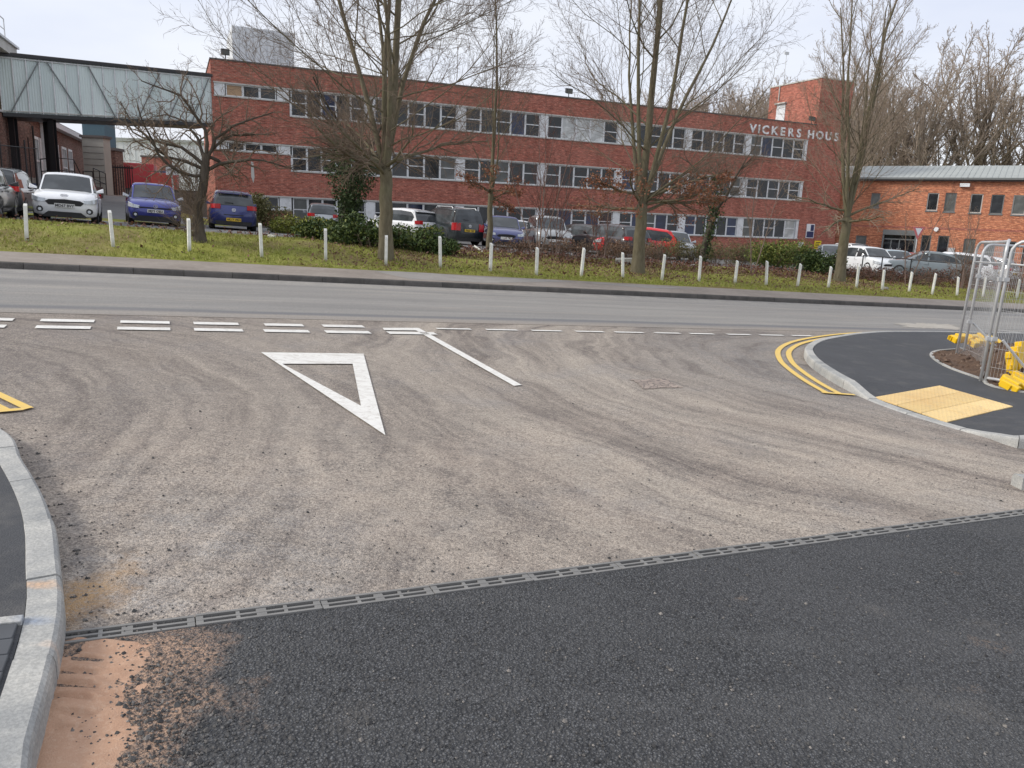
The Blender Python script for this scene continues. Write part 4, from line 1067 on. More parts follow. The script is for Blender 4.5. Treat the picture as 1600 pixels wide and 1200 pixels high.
# pale store, teal tower, gate and warehouse further down the service road
def block(name, px0, px1, depth, z0, z1, mat, label, cat, deep=6, rz=None):
    a, b = at(px0, depth, z0), at(px1, depth, z0); o = empty(name, (a.x, a.y, 0), math.atan2((b-a).y, (b-a).x) if rz is None else rz, label, cat)
    L = (b-a).length; MB().box(0, L, 0, deep, z0, z1).build('wall', mat, o); return o, L
o, L = block('storage_hut', 136, 169, 54, 1.2, 6.0, M['stone_wall'], 'pale rendered hut beyond the ramp railings at the end of the wing', 'hut', .9)
MB().box(-.1, L+.1, -.1, 1.0, 6.0, 6.15).build('roof', M['coping'], o); MB().box(0, L, -.03, -.001, 1.2, 2.0).build('plinth', M['blue_clad'], o)
for k in range(9): MB().box(.05, L-.05, -.02, -.001, 2.2+k*.4, 2.22+k*.4).build('board_joint', M['coping'], o)
o, L = block('clad_tower', 138, 172, 75, 1.0, 9.1, M['blue_clad'], 'dark teal clad tower rising behind the low wing roof', 'building', 2)
MB().box(-.1, L+.1, -.1, 2.1, 9.1, 9.3).build('roof', M['coping'], o)
o, L = block('dark_shed', 168, 186, 60, 1.0, 5.6, M['brick_brown'], 'narrow dark brick shed standing right of the pale hut', 'shed', 1.2)
MB().box(-.1, L+.1, -.1, 1.3, 5.6, 5.8).build('roof', M['coping'], o)
o, L = block('warehouse', 181, 345, 120, -1.5, 10.9, M['white_wall'], 'long white clad warehouse far beyond the yard under the footbridge', 'warehouse', 20)
MB().box(-.2, L+.2, -.2, 20, 10.9, 11.4).build('roof', M['roof_metal'], o)
for k in range(18): MB().box(k*L/18, k*L/18+.1, -.06, -.001, -1, 10.8).build('cladding_rib', M['white_wall'], o)
o, L = block('gatehouse', 226, 257, 99, 1.0, 7.5, M['brick'], 'small red brick hut in front of the white warehouse', 'hut', 3)
MB().box(-.1, L+.1, -.1, 3.1, 7.5, 7.7).build('roof', M['coping'], o)
# boundary wall and hedge line of the yard
a, b = at(192, 70, 0), at(345, 70, 0); yw = empty('yard_wall', (a.x, a.y, 0), math.atan2((b-a).y, (b-a).x), 'low dark wall across the yard behind the blue hatchback', 'wall')
L = (b-a).length; MB().box(0, L, 0, .3, 0, 3.0).build('wall_face', M['coping'], yw); MB().box(0, L, -.03, .33, 3.0, 3.1).build('wall_top', M['dark_steel'], yw)
MB().box(L*.02, L*.98, 26, 26.3, 0, 6.1).build('screen_wall', M['grey_frame'], yw)
# dark gates
gt = empty('yard_gate', at(183, 57, 0), .15, 'open dark steel gate leaf beside the narrow shed', 'gate')
for k in range(9): MB().tube([(k*.16, 0, 1.2), (k*.16, 0, 4.4)], .03, 5).build('gate_bar', M['dark_steel'], gt)
MB().box(-.05, 1.4, -.03, .03, 1.3, 1.4).build('gate_rail', M['dark_steel'], gt); MB().box(-.05, 1.4, -.03, .03, 4.2, 4.3).build('gate_rail', M['dark_steel'], gt)
# ramp with railings
def railing(name, P, hgt, label, nb=None, rails=(1.0, .5)):
    t = empty(name, (0, 0, 0), 0, label, 'railing'); n = len(P)
    for i in range(n-1):
        a, b = Vector(P[i]), Vector(P[i+1]); k = max(1, round((b-a).length/(nb or 1.2)))
        for j in range(k+(i == n-2)):
            p = a.lerp(b, j/k); MB().tube([p, p+Vector((0, 0, hgt))], .03, 6).build('rail_post', M['dark_steel'], t)
    for r_ in rails: MB().tube([Vector(p)+Vector((0, 0, hgt*r_)) for p in P], .028, 6).build('handrail', M['dark_steel'], t)
    return t
railing('ramp_railing', [at(66, 42, 2.6), at(92, 42, 2.7), at(118, 43, 2.7), at(133, 44, 1.7)], 1.25, 'black ramp railing in front of the tall white windows', 1.0)
railing('landing_railing', [at(132, 47, 2.3), at(147, 47, 2.3)], 1.2, 'short black railing on the landing before the pale hut', .5)
railing('step_railing', [at(148, 49, 2.5), at(167, 49, 2.2)], 1.3, 'close barred black railing at the top of the loading steps', .32)
o, L = block('loading_platform', 66, 134, 43.5, 1.0, 2.6, M['coping'], 'dark loading platform below the ramp railings', 'platform', 2)
o, L = block('loading_dock', 132, 168, 49.5, 1.0, 2.25, M['stone_wall'], 'pale edged loading dock in front of the pale hut', 'platform', 3)
fe = empty('yard_fence', (0, 0, 0), 0, 'thin black steel fence along the brown brick wall by the parked dark car', 'fence')
for px, d in ((9, 32), (47, 33.5)):
    p = at(px, d); MB().tube([p, p+Vector((0, 0, 2.7))], .035, 6).build('fence_post', M['dark_steel'], fe)
for h in (.6, 2.4):
    a, b, c = at(9, 32), at(47, 33.5), at(66, 35); MB().tube([a+Vector((0, 0, h)), b+Vector((0, 0, h)), c+Vector((0, 0, h))], .02, 5).build('fence_rail', M['dark_steel'], fe)
k_ = 0
for u in np.linspace(0, 1, 26):
    a, c = at(9, 32), at(66, 35); p = a.lerp(c, u); MB().tube([p+Vector((0, 0, .1)), p+Vector((0, 0, 2.4))], .007, 4).build('fence_bar', M['dark_steel'], fe)
# planted sign post on the verge
sp = on_land(276, 347); t = empty('sign_post', sp, 0, 'tall white post with a blank white board standing on the grass by the gnarled tree', 'sign')
MB().tube([(0, 0, -.1), (-.12, 0, 2.35)], .035, 8).build('post', M['galv'], t); MB().box(-.36, .12, .04, .06, 1.95, 2.35).build('board', M['white_sign'], t)
# reversed give way sign in the right car park
p = at(1424, 43); t = empty('give_way_sign', p, .3, 'small red and white triangular sign on a thin pole before the grey entrance', 'sign')
MB().tube([(0, 0, 0), (0, 0, 2.3)], .03, 6).build('post', M['galv'], t)
MB().add([(-.42, -.04, 2.75), (.42, -.04, 2.75), (0, -.04, 2.05), (-.42, -.02, 2.75), (.42, -.02, 2.75), (0, -.02, 2.05)], [(0, 2, 1), (3, 4, 5), (0, 1, 4, 3), (1, 2, 5, 4), (2, 0, 3, 5)]).build('sign_plate', plain('faded_red', (.55, .14, .14), .5), t)
MB().add([(-.24, -.044, 2.67), (.24, -.044, 2.67), (0, -.044, 2.26)], [(0, 2, 1)]).build('sign_face', M['white_sign'], t)

# ------------------------------------------------------------------ white marker posts along the verge
post_px = [(42, 376, 323), (177, 387, 331), (296, 392, 339), (409, 402, 349), (509, 408, 357), (603, 414, 365), (688, 418, 372), (766, 424, 379), (838, 430, 384), (908, 432, 389), (973, 434, 395), (1034, 438, 399), (1092, 440, 403), (1148, 443, 407), (1197, 446, 410), (1246, 448, 413), (1294, 450, 416), (1338, 450, 418), (1378, 454, 424), (1420, 457, 427), (1456, 461, 428), (1495, 463, 431), (1535, 465, 433), (1588, 467, 440)]
loc_words = ['in front of the dark cars at the left edge', 'between the white hatchback and the blue hatchback', 'just left of the gnarled leaning tree', 'below the rear of the dark blue hatchback', 'below the ivy covered trunk', 'touching the foot of the thickest tree trunk', 'below the black off-roader', 'beside the slender tree with brown leaves', 'below the silver car behind the leaf bed', 'below the dark car with one red lamp', 'left of the second big trunk', 'right of the second big trunk', 'below the small ivy clad tree', 'left of the clipped green hedge', 'below the left half of the green hedge', 'below the right end of the green hedge', 'touching the trunk of the vase shaped tree', 'right of the vase shaped tree', 'below the silver estate behind red leaves', 'below the dark red car', 'below the grey hatchback in the right car park', 'just left of the mesh fence', 'seen through the first mesh panel', 'seen through the mesh at the right edge']
base_post = None
for i, (px, py, pt) in enumerate(post_px):
    p = on_land(px, py); H_ = .78*(1+.05*math.sin(i*2.3))
    if base_post is None:
        c = .037; m = MB(); m.hexa([(-c, -c, -.1), (c, -c, -.1), (c, c, -.1), (-c, c, -.1)], [(-c, -c, .75), (c, -c, .75), (c, c, .80), (-c, c, .80)]); base_post = m.build('marker_post', M['white_paint'], bevel=.006); o = base_post
    else: o = base_post.copy(); COL.objects.link(o)
    o.location = p; o.scale = (1, 1, H_/.78); o.rotation_euler = (math.sin(i*1.7)*.05, math.sin(i*2.9+1)*.05, TH+math.sin(i)*.2)
    tag(o, 'white wooden marker post '+loc_words[i], 'post', 'white marker posts along the verge')
# ------------------------------------------------------------------ cars
def paint(name, c, metal=.0):
    m = NT(name); v = m.coord()
    col = m.mix(m.ramp(m.noise(v, 2.2, 5), (.4, 0.0), (.7, .3)), c, tuple(x*.8+.03 for x in c))
    m.out(col, .32, None, metal, .5); m.b.inputs['Coat Weight'].default_value = .8; m.b.inputs['Coat Roughness'].default_value = .05
    return m.m
def interp(xs, ys, x): return float(np.interp(x, xs, ys))
SHAPES = {
 # L, W, H, roofline (x/L, z/H) from rear to front of the glasshouse, belt, bonnet
 'hatch': dict(L=4.1, W=1.76, H=1.47, top=[(-.485, .62), (-.44, .80), (-.38, .955), (-.15, 1.0), (.06, .985), (.12, .95), (.27, .64)], belt=[(-.5, .60), (-.2, .62), (.27, .63)], hood=[(.27, .63), (.42, .565), (.48, .49), (.5, .42)], wf=.31, wr=-.30),
 'suv': dict(L=4.3, W=1.82, H=1.66, top=[(-.49, .60), (-.47, .80), (-.44, .955), (-.15, 1.0), (.08, .98), (.13, .94), (.25, .64)], belt=[(-.5, .60), (-.2, .60), (.25, .625)], hood=[(.25, .63), (.43, .58), (.485, .50), (.5, .42)], wf=.31, wr=-.30),
 'saloon': dict(L=4.6, W=1.8, H=1.44, top=[(-.36, .64), (-.24, .92), (-.12, .99), (.0, 1.0), (.05, .97), (.22, .66)], belt=[(-.5, .63), (-.3, .65), (.22, .645)], hood=[(.22, .65), (.42, .575), (.485, .48), (.5, .41)], wf=.31, wr=-.29),
 'estate': dict(L=4.6, W=1.8, H=1.5, top=[(-.49, .62), (-.45, .84), (-.40, .95), (-.1, 1.0), (.05, .985), (.09, .95), (.23, .645)], belt=[(-.5, .61), (-.3, .62), (.23, .635)], hood=[(.23, .64), (.42, .57), (.485, .48), (.5, .42)], wf=.31, wr=-.29),
 'van': dict(L=4.4, W=1.85, H=1.85, top=[(-.495, .55), (-.49, .88), (-.47, .975), (-.1, 1.0), (.13, .985), (.18, .95), (.32, .62)], belt=[(-.5, .55), (.32, .58)], hood=[(.32, .585), (.44, .52), (.49, .42), (.5, .36)], wf=.32, wr=-.31),
}
def make_car(kind, col, loc, heading, label, plate=None, rear_plate=None, detail=None, group='parked cars', metal=.0, rim=None, name='parked_car', glass_=None, sc=1.0, tail=None, blackroof=False):
    sh = SHAPES[kind]; L, W, H = sh['L'], sh['W'], sh['H']
    root = empty(name, (0, 0, 0), 0, label, 'van' if kind == 'van' else 'car', group)
    up = up_normal(); hx = Vector((heading[0], heading[1], 0)).normalized(); hx = (hx-up*hx.dot(up)).normalized(); hy = up.cross(hx)
    mt = Matrix((hx*sc, hy*sc, up*sc)).transposed().to_4x4(); mt.translation = loc; root.matrix_world = mt
    P = paint('car_paint', col, metal)
    G = glass_ or M['car_glass']
    def zt(x):
        u = x/L
        b = sh['belt']; h = sh['hood']
        if u <= b[-1][0]: return H*interp([p[0] for p in b], [p[1] for p in b], u)
        return H*interp([p[0] for p in h], [p[1] for p in h], u)
    def hw(x):
        u = abs(x)/(L/2); e = .96*W/2
        return e*(1-.22*max(0, (u-.84)/.16)**2.4)*(1-.02*u)
    def zb(x):
        u = abs(x)/(L/2); return .17+.03*max(0, (u-.85)/.15)
    us = [-.5, -.495, -.48, -.45, -.40, -.33, -.2, -.05, .1, .2, .26, .3, .36, .40, .44, .47, .49, .5]
    V = []; F = []; ns_ = 9
    for u in us:
        x = u*L; w_, a, b = hw(x), zb(x), zt(x); k = 1.0
        sec = [(w_*.80, a), (w_*.965, a+.06), (w_*1.0, a+.20), (w_*1.01, (a+b)*.52), (w_*.985, b-.14), (w_*.955, b-.05), (w_*.90, b-.008), (w_*.6, b+.02), (0, b+.032)]
        for y, z in sec: V.append((x, y, z))
        for y, z in reversed(sec[:-1]): V.append((x, -y, z))
    n = 2*ns_-1
    for i in range(len(us)-1):
        for j in range(n-1): F.append((i*n+j, (i+1)*n+j, (i+1)*n+j+1, i*n+j+1))
        F.append((i*n+n-1, (i+1)*n+n-1, (i+1)*n, i*n))
    body = MB().add(V, F+[tuple(range(n)), tuple((len(us)-1)*n+j for j in range(n-1, -1, -1))]).build('body', P, root, smooth=True)
    # glasshouse
    tx = [p[0]*L for p in sh['top']]; tz = [p[1]*H for p in sh['top']]
    def gtop(x): return interp(tx, tz, x)
    def gw(x, z, o=0.0):
        f = (z-zt(x))/(H-.62*H); f = max(0, f); c = 1-.10*max(0, (abs(x-(tx[0]+tx[-1])/2)/((tx[-1]-tx[0])/2)))**3
        return hw(min(max(x, -.42*L), .42*L))*(.93-.22*min(1, f)**1.25)*c+o
    xs = sorted(set([tx[0]+.01]+[a+(b-a)*k/4 for a, b in zip(tx[:-1], tx[1:]) for k in range(5)][1:]))
    V = []; F = []
    for x in xs:
        z0, z1 = zt(x)-.03, max(gtop(x), zt(x)-.01)
        sec = [(gw(x, z0), z0), (gw(x, (z0+z1)/2), (z0+z1)/2), (gw(x, z1-.05), z1-.05), (gw(x, z1)-.06, z1-.008), (gw(x, z1)*.5, z1+.014), (0, z1+.02)]
        for y, z in sec: V.append((x, y, z))
        for y, z in reversed(sec[:-1]): V.append((x, -y, z))
    n = 11
    for i in range(len(xs)-1):
        for j in range(n-1): F.append((i*n+j, (i+1)*n+j, (i+1)*n+j+1, i*n+j+1))
    MB().add(V, F+[tuple(range(n))]).build('window_glass', G, root, smooth=False)
    # roof skin, thick enough to overhang the glass
    k0 = 2 if kind != 'saloon' else 1
    r0, r1 = tx[k0]-.05, tx[-2]+.02
    V = []; F = []; xs = np.linspace(r0, r1, 12)
    for x in xs:
        z1 = gtop(x); e = 0 if r0+.02 < x < r1-.02 else -.004
        for y, z in [(gw(x, z1-.10)+.008, z1-.10), (gw(x, z1-.05)+.010, z1-.045), (gw(x, z1)-.05, z1+.004), (gw(x, z1)*.5, z1+.028), (0, z1+.034), (-gw(x, z1)*.5, z1+.028), (-gw(x, z1)+.05, z1+.004), (-gw(x, z1-.05)-.010, z1-.045), (-gw(x, z1-.10)-.008, z1-.10)]: V.append((x, y, z))
    for i in range(len(xs)-1):
        for j in range(8): F.append((i*9+j, (i+1)*9+j, (i+1)*9+j+1, i*9+j+1))
    MB().add(V, F+[tuple(range(9)), tuple(11*9+j for j in range(8, -1, -1))]).build('roof', M['black'] if blackroof else P, root, smooth=True)
    # pillars
    for s in (-1, 1):
        def pil(xa, za, xb, zb_, wa, wb):
            va = []; m = MB()
            for x, z, wd in ((xa, za, wa), (xb, zb_, wb)):
                for dx in (-wd/2, wd/2):
                    for o in (.012, -.03): va.append((x+dx, s*(gw(x, z)+o), z))
            m.add(va, [(0, 2, 6, 4), (1, 5, 7, 3), (0, 4, 5, 1), (2, 3, 7, 6)]); m.build('pillar', P, root)
        pil(tx[-1]-.02, zt(tx[-1])-.02, tx[-2], gtop(tx[-2])-.03, .10, .09)
        xc = .02*L; pil(xc, zt(xc)-.02, xc-.05, gtop(xc)-.04, .09, .07)
        xq = tx[0]+(.30 if kind != 'saloon' else .2); pil(xq-.05, zt(xq)-.02, tx[k0]+.08, gtop(tx[k0]+.1)-.04, .42 if kind in ('hatch', 'saloon') else .2, .22 if kind in ('hatch', 'saloon') else .14)
        if kind == 'van':
            for xx in (-.12*L, -.3*L): pil(xx, zt(xx)-.02, xx, gtop(xx)-.04, .8, .8)
    # wheels and arches
    R_ = .33 if kind not in ('suv',) else .36
    for s in (-1, 1):
        for wx in (sh['wf']*L, sh['wr']*L):
            yo = s*(W/2*.925)
            arch = MB(); k = 16; pts = [(wx+(R_+.055)*math.cos(PI*a/k), R_*.98+(R_+.055)*math.sin(PI*a/k)) for a in range(k+1)]+[(wx-R_-.055, .20), (wx+R_+.055, .20)]
            y0, y1 = yo-s*.25, yo-s*.012
            arch.add([(x, y0, z) for x, z in pts]+[(x, y1, z) for x, z in pts], [tuple(range(k+3)), tuple(range(2*k+5, k+2, -1))]+[(i, (i+1) % (k+3), k+3+(i+1) % (k+3), k+3+i) for i in range(k+3)])
            arch.build('wheel_arch', M['black'], root)
            t = MB(); prof = [(-.10, R_*.72), (-.10, R_*.93), (-.07, R_), (.07, R_), (.10, R_*.93), (.10, R_*.70)]; vs = []; fs = []; K = 20
            for a in range(K):
                c_, s_ = math.cos(2*PI*a/K), math.sin(2*PI*a/K)
                for y, r_ in prof: vs.append((wx+r_*c_, yo-s*.07+y, R_+r_*s_))
            q = len(prof)
            for a in range(K):
                for j in range(q-1): fs.append((a*q+j, ((a+1) % K)*q+j, ((a+1) % K)*q+j+1, a*q+j+1))
            wh = t.add(vs, fs).build('wheel', M['tyre'], root, smooth=True)
            r = MB(); yf = yo+s*.025
            for a in range(5):
                an = 2*PI*a/5+.3; c_, s_ = math.cos(an), math.sin(an); px_, pz_ = -s_, c_; r2 = R_*.70
                r.hexa([(wx+px_*.035, yf-s*.05, R_+pz_*.035), (wx-px_*.035, yf-s*.05, R_-pz_*.035), (wx+c_*r2-px_*.06, yf-s*.05, R_+s_*r2-pz_*.06), (wx+c_*r2+px_*.06, yf-s*.05, R_+s_*r2+pz_*.06)],
                       [(wx+px_*.035, yf-s*.02, R_+pz_*.035), (wx-px_*.035, yf-s*.02, R_-pz_*.035), (wx+c_*r2-px_*.06, yf, R_+s_*r2-pz_*.06), (wx+c_*r2+px_*.06, yf, R_+s_*r2+pz_*.06)])
            vs = []; K2 = 20
            for a in range(K2):
                c_, s_ = math.cos(2*PI*a/K2), math.sin(2*PI*a/K2)
                vs += [(wx+R_*.73*c_, yf-s*.01, R_+R_*.73*s_), (wx+R_*.65*c_, yf-s*.02, R_+R_*.65*s_)]
            r.add(vs, [(2*a, 2*a+1, (2*a+3) % (2*K2), (2*a+2) % (2*K2)) for a in range(K2)])
            r.build('rim', rim or M['rim'], wh)
            hb = MB().tube([(wx, yf-s*.10, R_), (wx, yf-s*.06, R_)], R_*.62, 14); hb.build('brake_disc', M['dark_steel'], wh)
    # mirrors
    for s in (-1, 1):
        xm = tx[-1]-.22; zm = zt(xm)+.06; ym = hw(xm)*.93
        m = MB().hexa([(xm-.02, s*ym, zm-.06), (xm+.10, s*ym, zm-.05), (xm+.10, s*(ym+.21), zm-.04), (xm-.02, s*(ym+.21), zm-.06)], [(xm-.02, s*ym, zm+.0), (xm+.06, s*ym, zm+.0), (xm+.06, s*(ym+.19), zm+.09), (xm-.02, s*(ym+.2), zm+.09)])
        m.build('mirror', P if not (detail and detail.get('mirror')) else M['rim'], root, bevel=.02)
    # door seams and handles
    for s in (-1, 1):
        m = MB()
        for u in (.245, .015, -.225):
            x = u*L; 
            for za, zc in ((.30, .5), (.5, .72), (.72, zt(x)-.06)):
                ya, yc = hw(x)*(1.012 if za < .7 else .995), hw(x)*(1.012 if zc < .7 else .975)
                m.add([(x-.007, s*(ya+.001), za), (x+.007, s*(ya+.001), za), (x+.007, s*(yc+.002), zc), (x-.007, s*(yc+.002), zc)], [(0, 1, 2, 3)])
        m.build('door_seam', M['black'], root)
        for u in (.04, -.19):
            x = u*L; z = zt(x)-.17; MB().box(x-.09, x+.09, s*hw(x)*.98-.03, s*hw(x)*.98+.03, z-.012, z+.012).build('door_handle', P, root)
    # plan curve of the nose or tail: y as a function of x
    def wrap(xa, xb, z0f, z1f, end, o, name, mat, nn=6, inner=None, par=None):
        # a lamp strip that follows the corner from the end face to the side
        for s in (-1, 1):
            V = []; F = []
            for i in range(nn+1):
                u = i/nn; x = end*(L/2-(xa+(xb-xa)*u**1.6)); y = hw(x)
                if inner is not None and i == 0: y = inner; x = end*(L/2)
                z0, z1 = z0f(u), z1f(u); nx_, ny_ = (end*o, s*o*.4) if i < 3 else (end*o*.4, s*o)
                V += [(x+nx_, s*y+ny_, z0), (x+nx_-end*.02*(1 if z1 > .6 else 0), s*(y-.008)+ny_, z1), (x-nx_*2, s*(y-.03), z0), (x-nx_*2, s*(y-.03), z1)]
            for i in range(nn): a, b = 4*i, 4*i+4; F += [(a, b, b+1, a+1), (a+1, b+1, b+3, a+3), (a, a+2, b+2, b)]
            MB().add(V, F).build(name, mat, root)
    d = detail or {}
    hf, hr = .5*L, -.5*L; zn = .42*H
    # head lamps
    zc = .455*H
    wrap(0.0, .34, lambda u: zc-.10+.05*u, lambda u: zc+.0+.10*u, 1, .022, 'headlight', d.get('lamp', M['head_lamp']), inner=.50)
    yb = hw(hf)
    # tail lamps
    tzc = .575*H if kind != 'suv' else .52*H
    tl = tail or (.07, .10); wrap(0.0, .17, lambda u: tzc-tl[0], lambda u: tzc+tl[1]-.02*u, -1, .024, 'tail_light', M['red_lamp'], inner=(.46 if kind not in ('van',) else .58))
    # windscreen wipers cowl
    # bumpers and grilles
    gx = hf+.012
    gs = d.get('grille', (.44, .34, .46)); 
    def poly(x, pts, mat, name, th=.02, par=None):
        m = MB(); n = len(pts); m.add([(x, y, z) for y, z in pts]+[(x-math.copysign(th, x), y, z) for y, z in pts], [tuple(range(n)), tuple(range(2*n-1, n-1, -1))]+[(i, (i+1) % n, n+(i+1) % n, n+i) for i in range(n)])
        return m.build(name, mat, par or root)
    g0, g1, g2 = gs[0], gs[1]*H, gs[2]*H*.88
    gr = poly(gx, [(-g0, g2-.04), (-g0*.82, g1), (g0*.82, g1), (g0, g2-.04), (g0*.8, g2+.02), (0, g2+.045), (-g0*.8, g2+.02)], M['black'], 'grille')
    for k in range(4):
        z = g1+.03+k*(g2-g1)/4.3; MB().box(gx+.0, gx+.008, -g0*.8, g0*.8, z-.006, z+.006).build('grille_bar', M['dark_steel'], gr)
    lb0_ = d.get('lower', (.58, .17, .25)); poly(gx+.006, [(-lb0_[0], lb0_[1]+.01), (-lb0_[0]*.72, lb0_[2]+.06), (lb0_[0]*.72, lb0_[2]+.06), (lb0_[0], lb0_[1]+.01), (lb0_[0]*.9, lb0_[1]-.02), (-lb0_[0]*.9, lb0_[1]-.02)], M['black'], 'lower_intake')
    for s in (-1, 1):
        xq = hf-.035; yq = hw(xq)-.02
        m = MB().tube([(hf-.09, s*.63, .36), (hf+.012, s*.63, .36)], [.10, .085], 10); m.build('fog_lamp_recess', M['black'], root)
        MB().tube([(hf+.0, s*.63, .355), (hf+.017, s*.63, .355)], .045, 10).build('fog_lamp', M['head_lamp'], root)
    if kind == 'saloon' or True:
        poly(hr-.014, [(-.60, .20), (.60, .20), (.66, .34), (-.66, .34)], M['black'], 'rear_bumper_insert')
    MB().box(hr-.012, hr+.05, -.35, .35, zt(hr)-.33, zt(hr)-.30).build('boot_seam', M['black'], root)
    # number plates
    def plate_at(x, z, txt, mat, end):
        p = MB().box(x-.012, x+.012, -.26, .26, z-.057, z+.057).build('number_plate', mat, root)
        if txt:
            t = text_mesh(txt, .105, M['ink'], 'plate_text', p, .002, .003); t.rotation_euler = (PI/2, 0, end*PI/2); t.location = (x+end*.0135, 0, z-.038); t.scale = (1.0, 1, 1)
    pz = d.get('pz', .31*H)
    plate_at(hf+.032, pz, plate, M['plate_w'], 1)
    plate_at(hr-.028, d.get('rz', .42*H if kind != 'saloon' else .47*H), rear_plate, M['plate_y'], -1)
    # emblem
    em = d.get('emblem')
    if em:
        for e_x, e_z, s in ((hf+.026, d.get('ez', .485*H*.9), 1), (hr-.018, zt(hr)-.13, -1)):
            ring = MB(); K = 18; vs = []
            for a in range(K):
                c_, s_ = math.cos(2*PI*a/K), math.sin(2*PI*a/K)
                for r_ in (.055, .068): 
                    for xx in (0, s*.012): vs.append((e_x+xx, r_*c_*(1.6 if em == 'oval' else 1), e_z+r_*s_*(.7 if em == 'oval' else 1)))
            ring.add(vs, [(4*a+j0, 4*a+j1, (4*a+4+j1) % (4*K), (4*a+4+j0) % (4*K)) for a in range(K) for j0, j1 in ((0, 1), (1, 3), (3, 2))])
            if em == 'vw':
                for (a, b, c, e) in ((-.03, .05, 0, .002), (.03, .05, 0, .002), (-.048, .02, -.022, -.045), (-.022, -.045, 0, -.004), (0, -.004, .022, -.045), (.022, -.045, .048, .02)):
                    ring.tube([(e_x+s*.008, a, e_z+b), (e_x+s*.008, c, e_z+e)], .006, 4)
            elif em == 'oval': ring.box(e_x-.004, e_x+.004, -.08, .08, e_z-.03, e_z+.03)
            else: ring.box(e_x, e_x+s*.01, -.045, .045, e_z+.012, e_z+.03).box(e_x, e_x+s*.01, -.045, .045, e_z-.03, e_z-.012)
            ring.build('emblem', M['chrome'], root)
    if d.get('rails'):
        for s in (-1, 1):
            MB().tube([(-.36*L, s*.6, gtop(-.36*L)-.01), (-.33*L, s*.6, gtop(-.3*L)+.06), (.03*L, s*.6, gtop(.0)+.06), (.06*L, s*.6, gtop(.06*L)-.01)], .022, 6).build('roof_rail', M['galv'], root)
    if d.get('wiper'):
        MB().tube([(tx[0]+.03, .02, zt(tx[0])+.12), (tx[0]+.01, .32, zt(tx[0])+.14)], .012, 5).build('rear_wiper', M['black'], root)
    if d.get('spoiler'):
        x = tx[k0]-.04; MB().hexa([(x-.14, -.52, gtop(x)-.03), (x+.1, -.55, gtop(x)+.0), (x+.1, .55, gtop(x)+.0), (x-.14, .52, gtop(x)-.03)], [(x-.14, -.52, gtop(x)+.0), (x+.1, -.55, gtop(x)+.04), (x+.1, .55, gtop(x)+.04), (x-.14, .52, gtop(x)+.0)]).build('spoiler', M['black'] if blackroof else P, root)
    return root
NV = Vector((-ST, CT, 0)); UV = Vector((CT, ST, 0))
def hd(deg):   # heading: degrees clockwise from the away-from-road direction
    a = math.radians(deg); return (NV*math.cos(a)+UV*math.sin(a))
BLUE = (.022, .032, .20)
DARK = (.022, .024, .026); SIL = (.36, .38, .40)
make_car('estate', DARK, at(6, 25.9), hd(2), 'dark grey estate with red tail light at the left edge behind the verge')
make_car('hatch', (.018, .019, .02), at(-42, 21.4), hd(0), 'black car cut off by the left edge, nearest the grass')
make_car('hatch', (.88, .89, .90), at(110, 24.8), -hd(-1), 'white hatchback facing the road with black lower grille', plate='MD67 BVY', detail=dict(emblem='oval', grille=(.50, .34, .485), ez=.53*1.47, pz=.49))
make_car('hatch', (.040, .050, .27), at(238, 29.0), -hd(-3), 'metallic blue hatchback facing the road with round chrome badge', plate='MJ73 OEU', detail=dict(emblem='vw', mirror=1, grille=(.66, .40, .43), lower=(.72, .16, .27), pz=.50, ez=.66), metal=.3, rim=M['chrome'])
make_car('hatch', (.018, .028, .14), at(362, 31.2), hd(3), 'dark blue hatchback seen from behind, right of the gnarled tree', rear_plate='HK17 VRN', detail=dict(emblem='s', wiper=1, spoiler=1, rz=.40), metal=.3)
make_car('hatch', SIL, at(502, 43), hd(8), 'silver hatchback half hidden behind the ivy covered trunk', metal=.5)
make_car('hatch', (.72, .73, .74), at(628, 38.0), hd(-22), 'white crossover behind the thickest tree trunk and the low evergreens', blackroof=False, detail=dict(spoiler=1))
make_car('hatch', (.16, .165, .17), at(664, 45), hd(-12), 'grey hatchback glimpsed between the white crossover and the black off-roader', metal=.4)
make_car('suv', (.014, .02, .022), at(700, 37.5), hd(-6), 'black boxy off-roader with roof rails and yellow rear plate', rear_plate='FX65 YKE', detail=dict(rails=1, wiper=1, emblem='s', rz=.66), tail=(.22, .12))
make_car('hatch', (.09, .10, .22), at(783, 37.5), -hd(18), 'lilac blue hatchback right of the slender tree trunk', metal=.5)
make_car('hatch', (.74, .75, .76), at(805, 45.5), -hd(10), 'white hatchback whose roof shows behind the silver car')
make_car('suv', (.38, .39, .39), at(852, 38.5), -hd(16), 'silver grey people carrier facing right behind the thin saplings', metal=.5)
make_car('hatch', (.03, .032, .035), at(905, 43), hd(-14), 'charcoal hatchback in the row between the silver carrier and the dark car')
make_car('estate', (.028, .02, .022), at(950, 38.5), hd(-6), 'very dark estate with one red lamp left of the bright red car')
make_car('hatch', (.75, .012, .02), at(990, 38.2), hd(-62), 'bright red hatchback behind the second big trunk')
make_car('hatch', (.40, .43, .46), at(1048, 41.5), -hd(22), 'pale silver car with raked windscreen right of the red car', metal=.5)
make_car('van', (.74, .75, .76), at(1318, 57), hd(24), 'white van parked behind the vase shaped tree, by the annex', name='parked_van', group='parked vans')
make_car('estate', (.33, .36, .37), at(1296, 47), -hd(40), 'silver grey estate left of the vase shaped tree trunk', metal=.5)
make_car('hatch', (.72, .74, .75), at(1352, 42.5), -hd(15), 'white hatchback just right of the vase shaped tree trunk')
make_car('saloon', (.30, .035, .045), at(1418, 50.5), hd(-72), 'long dark red car in front of the grey entrance')
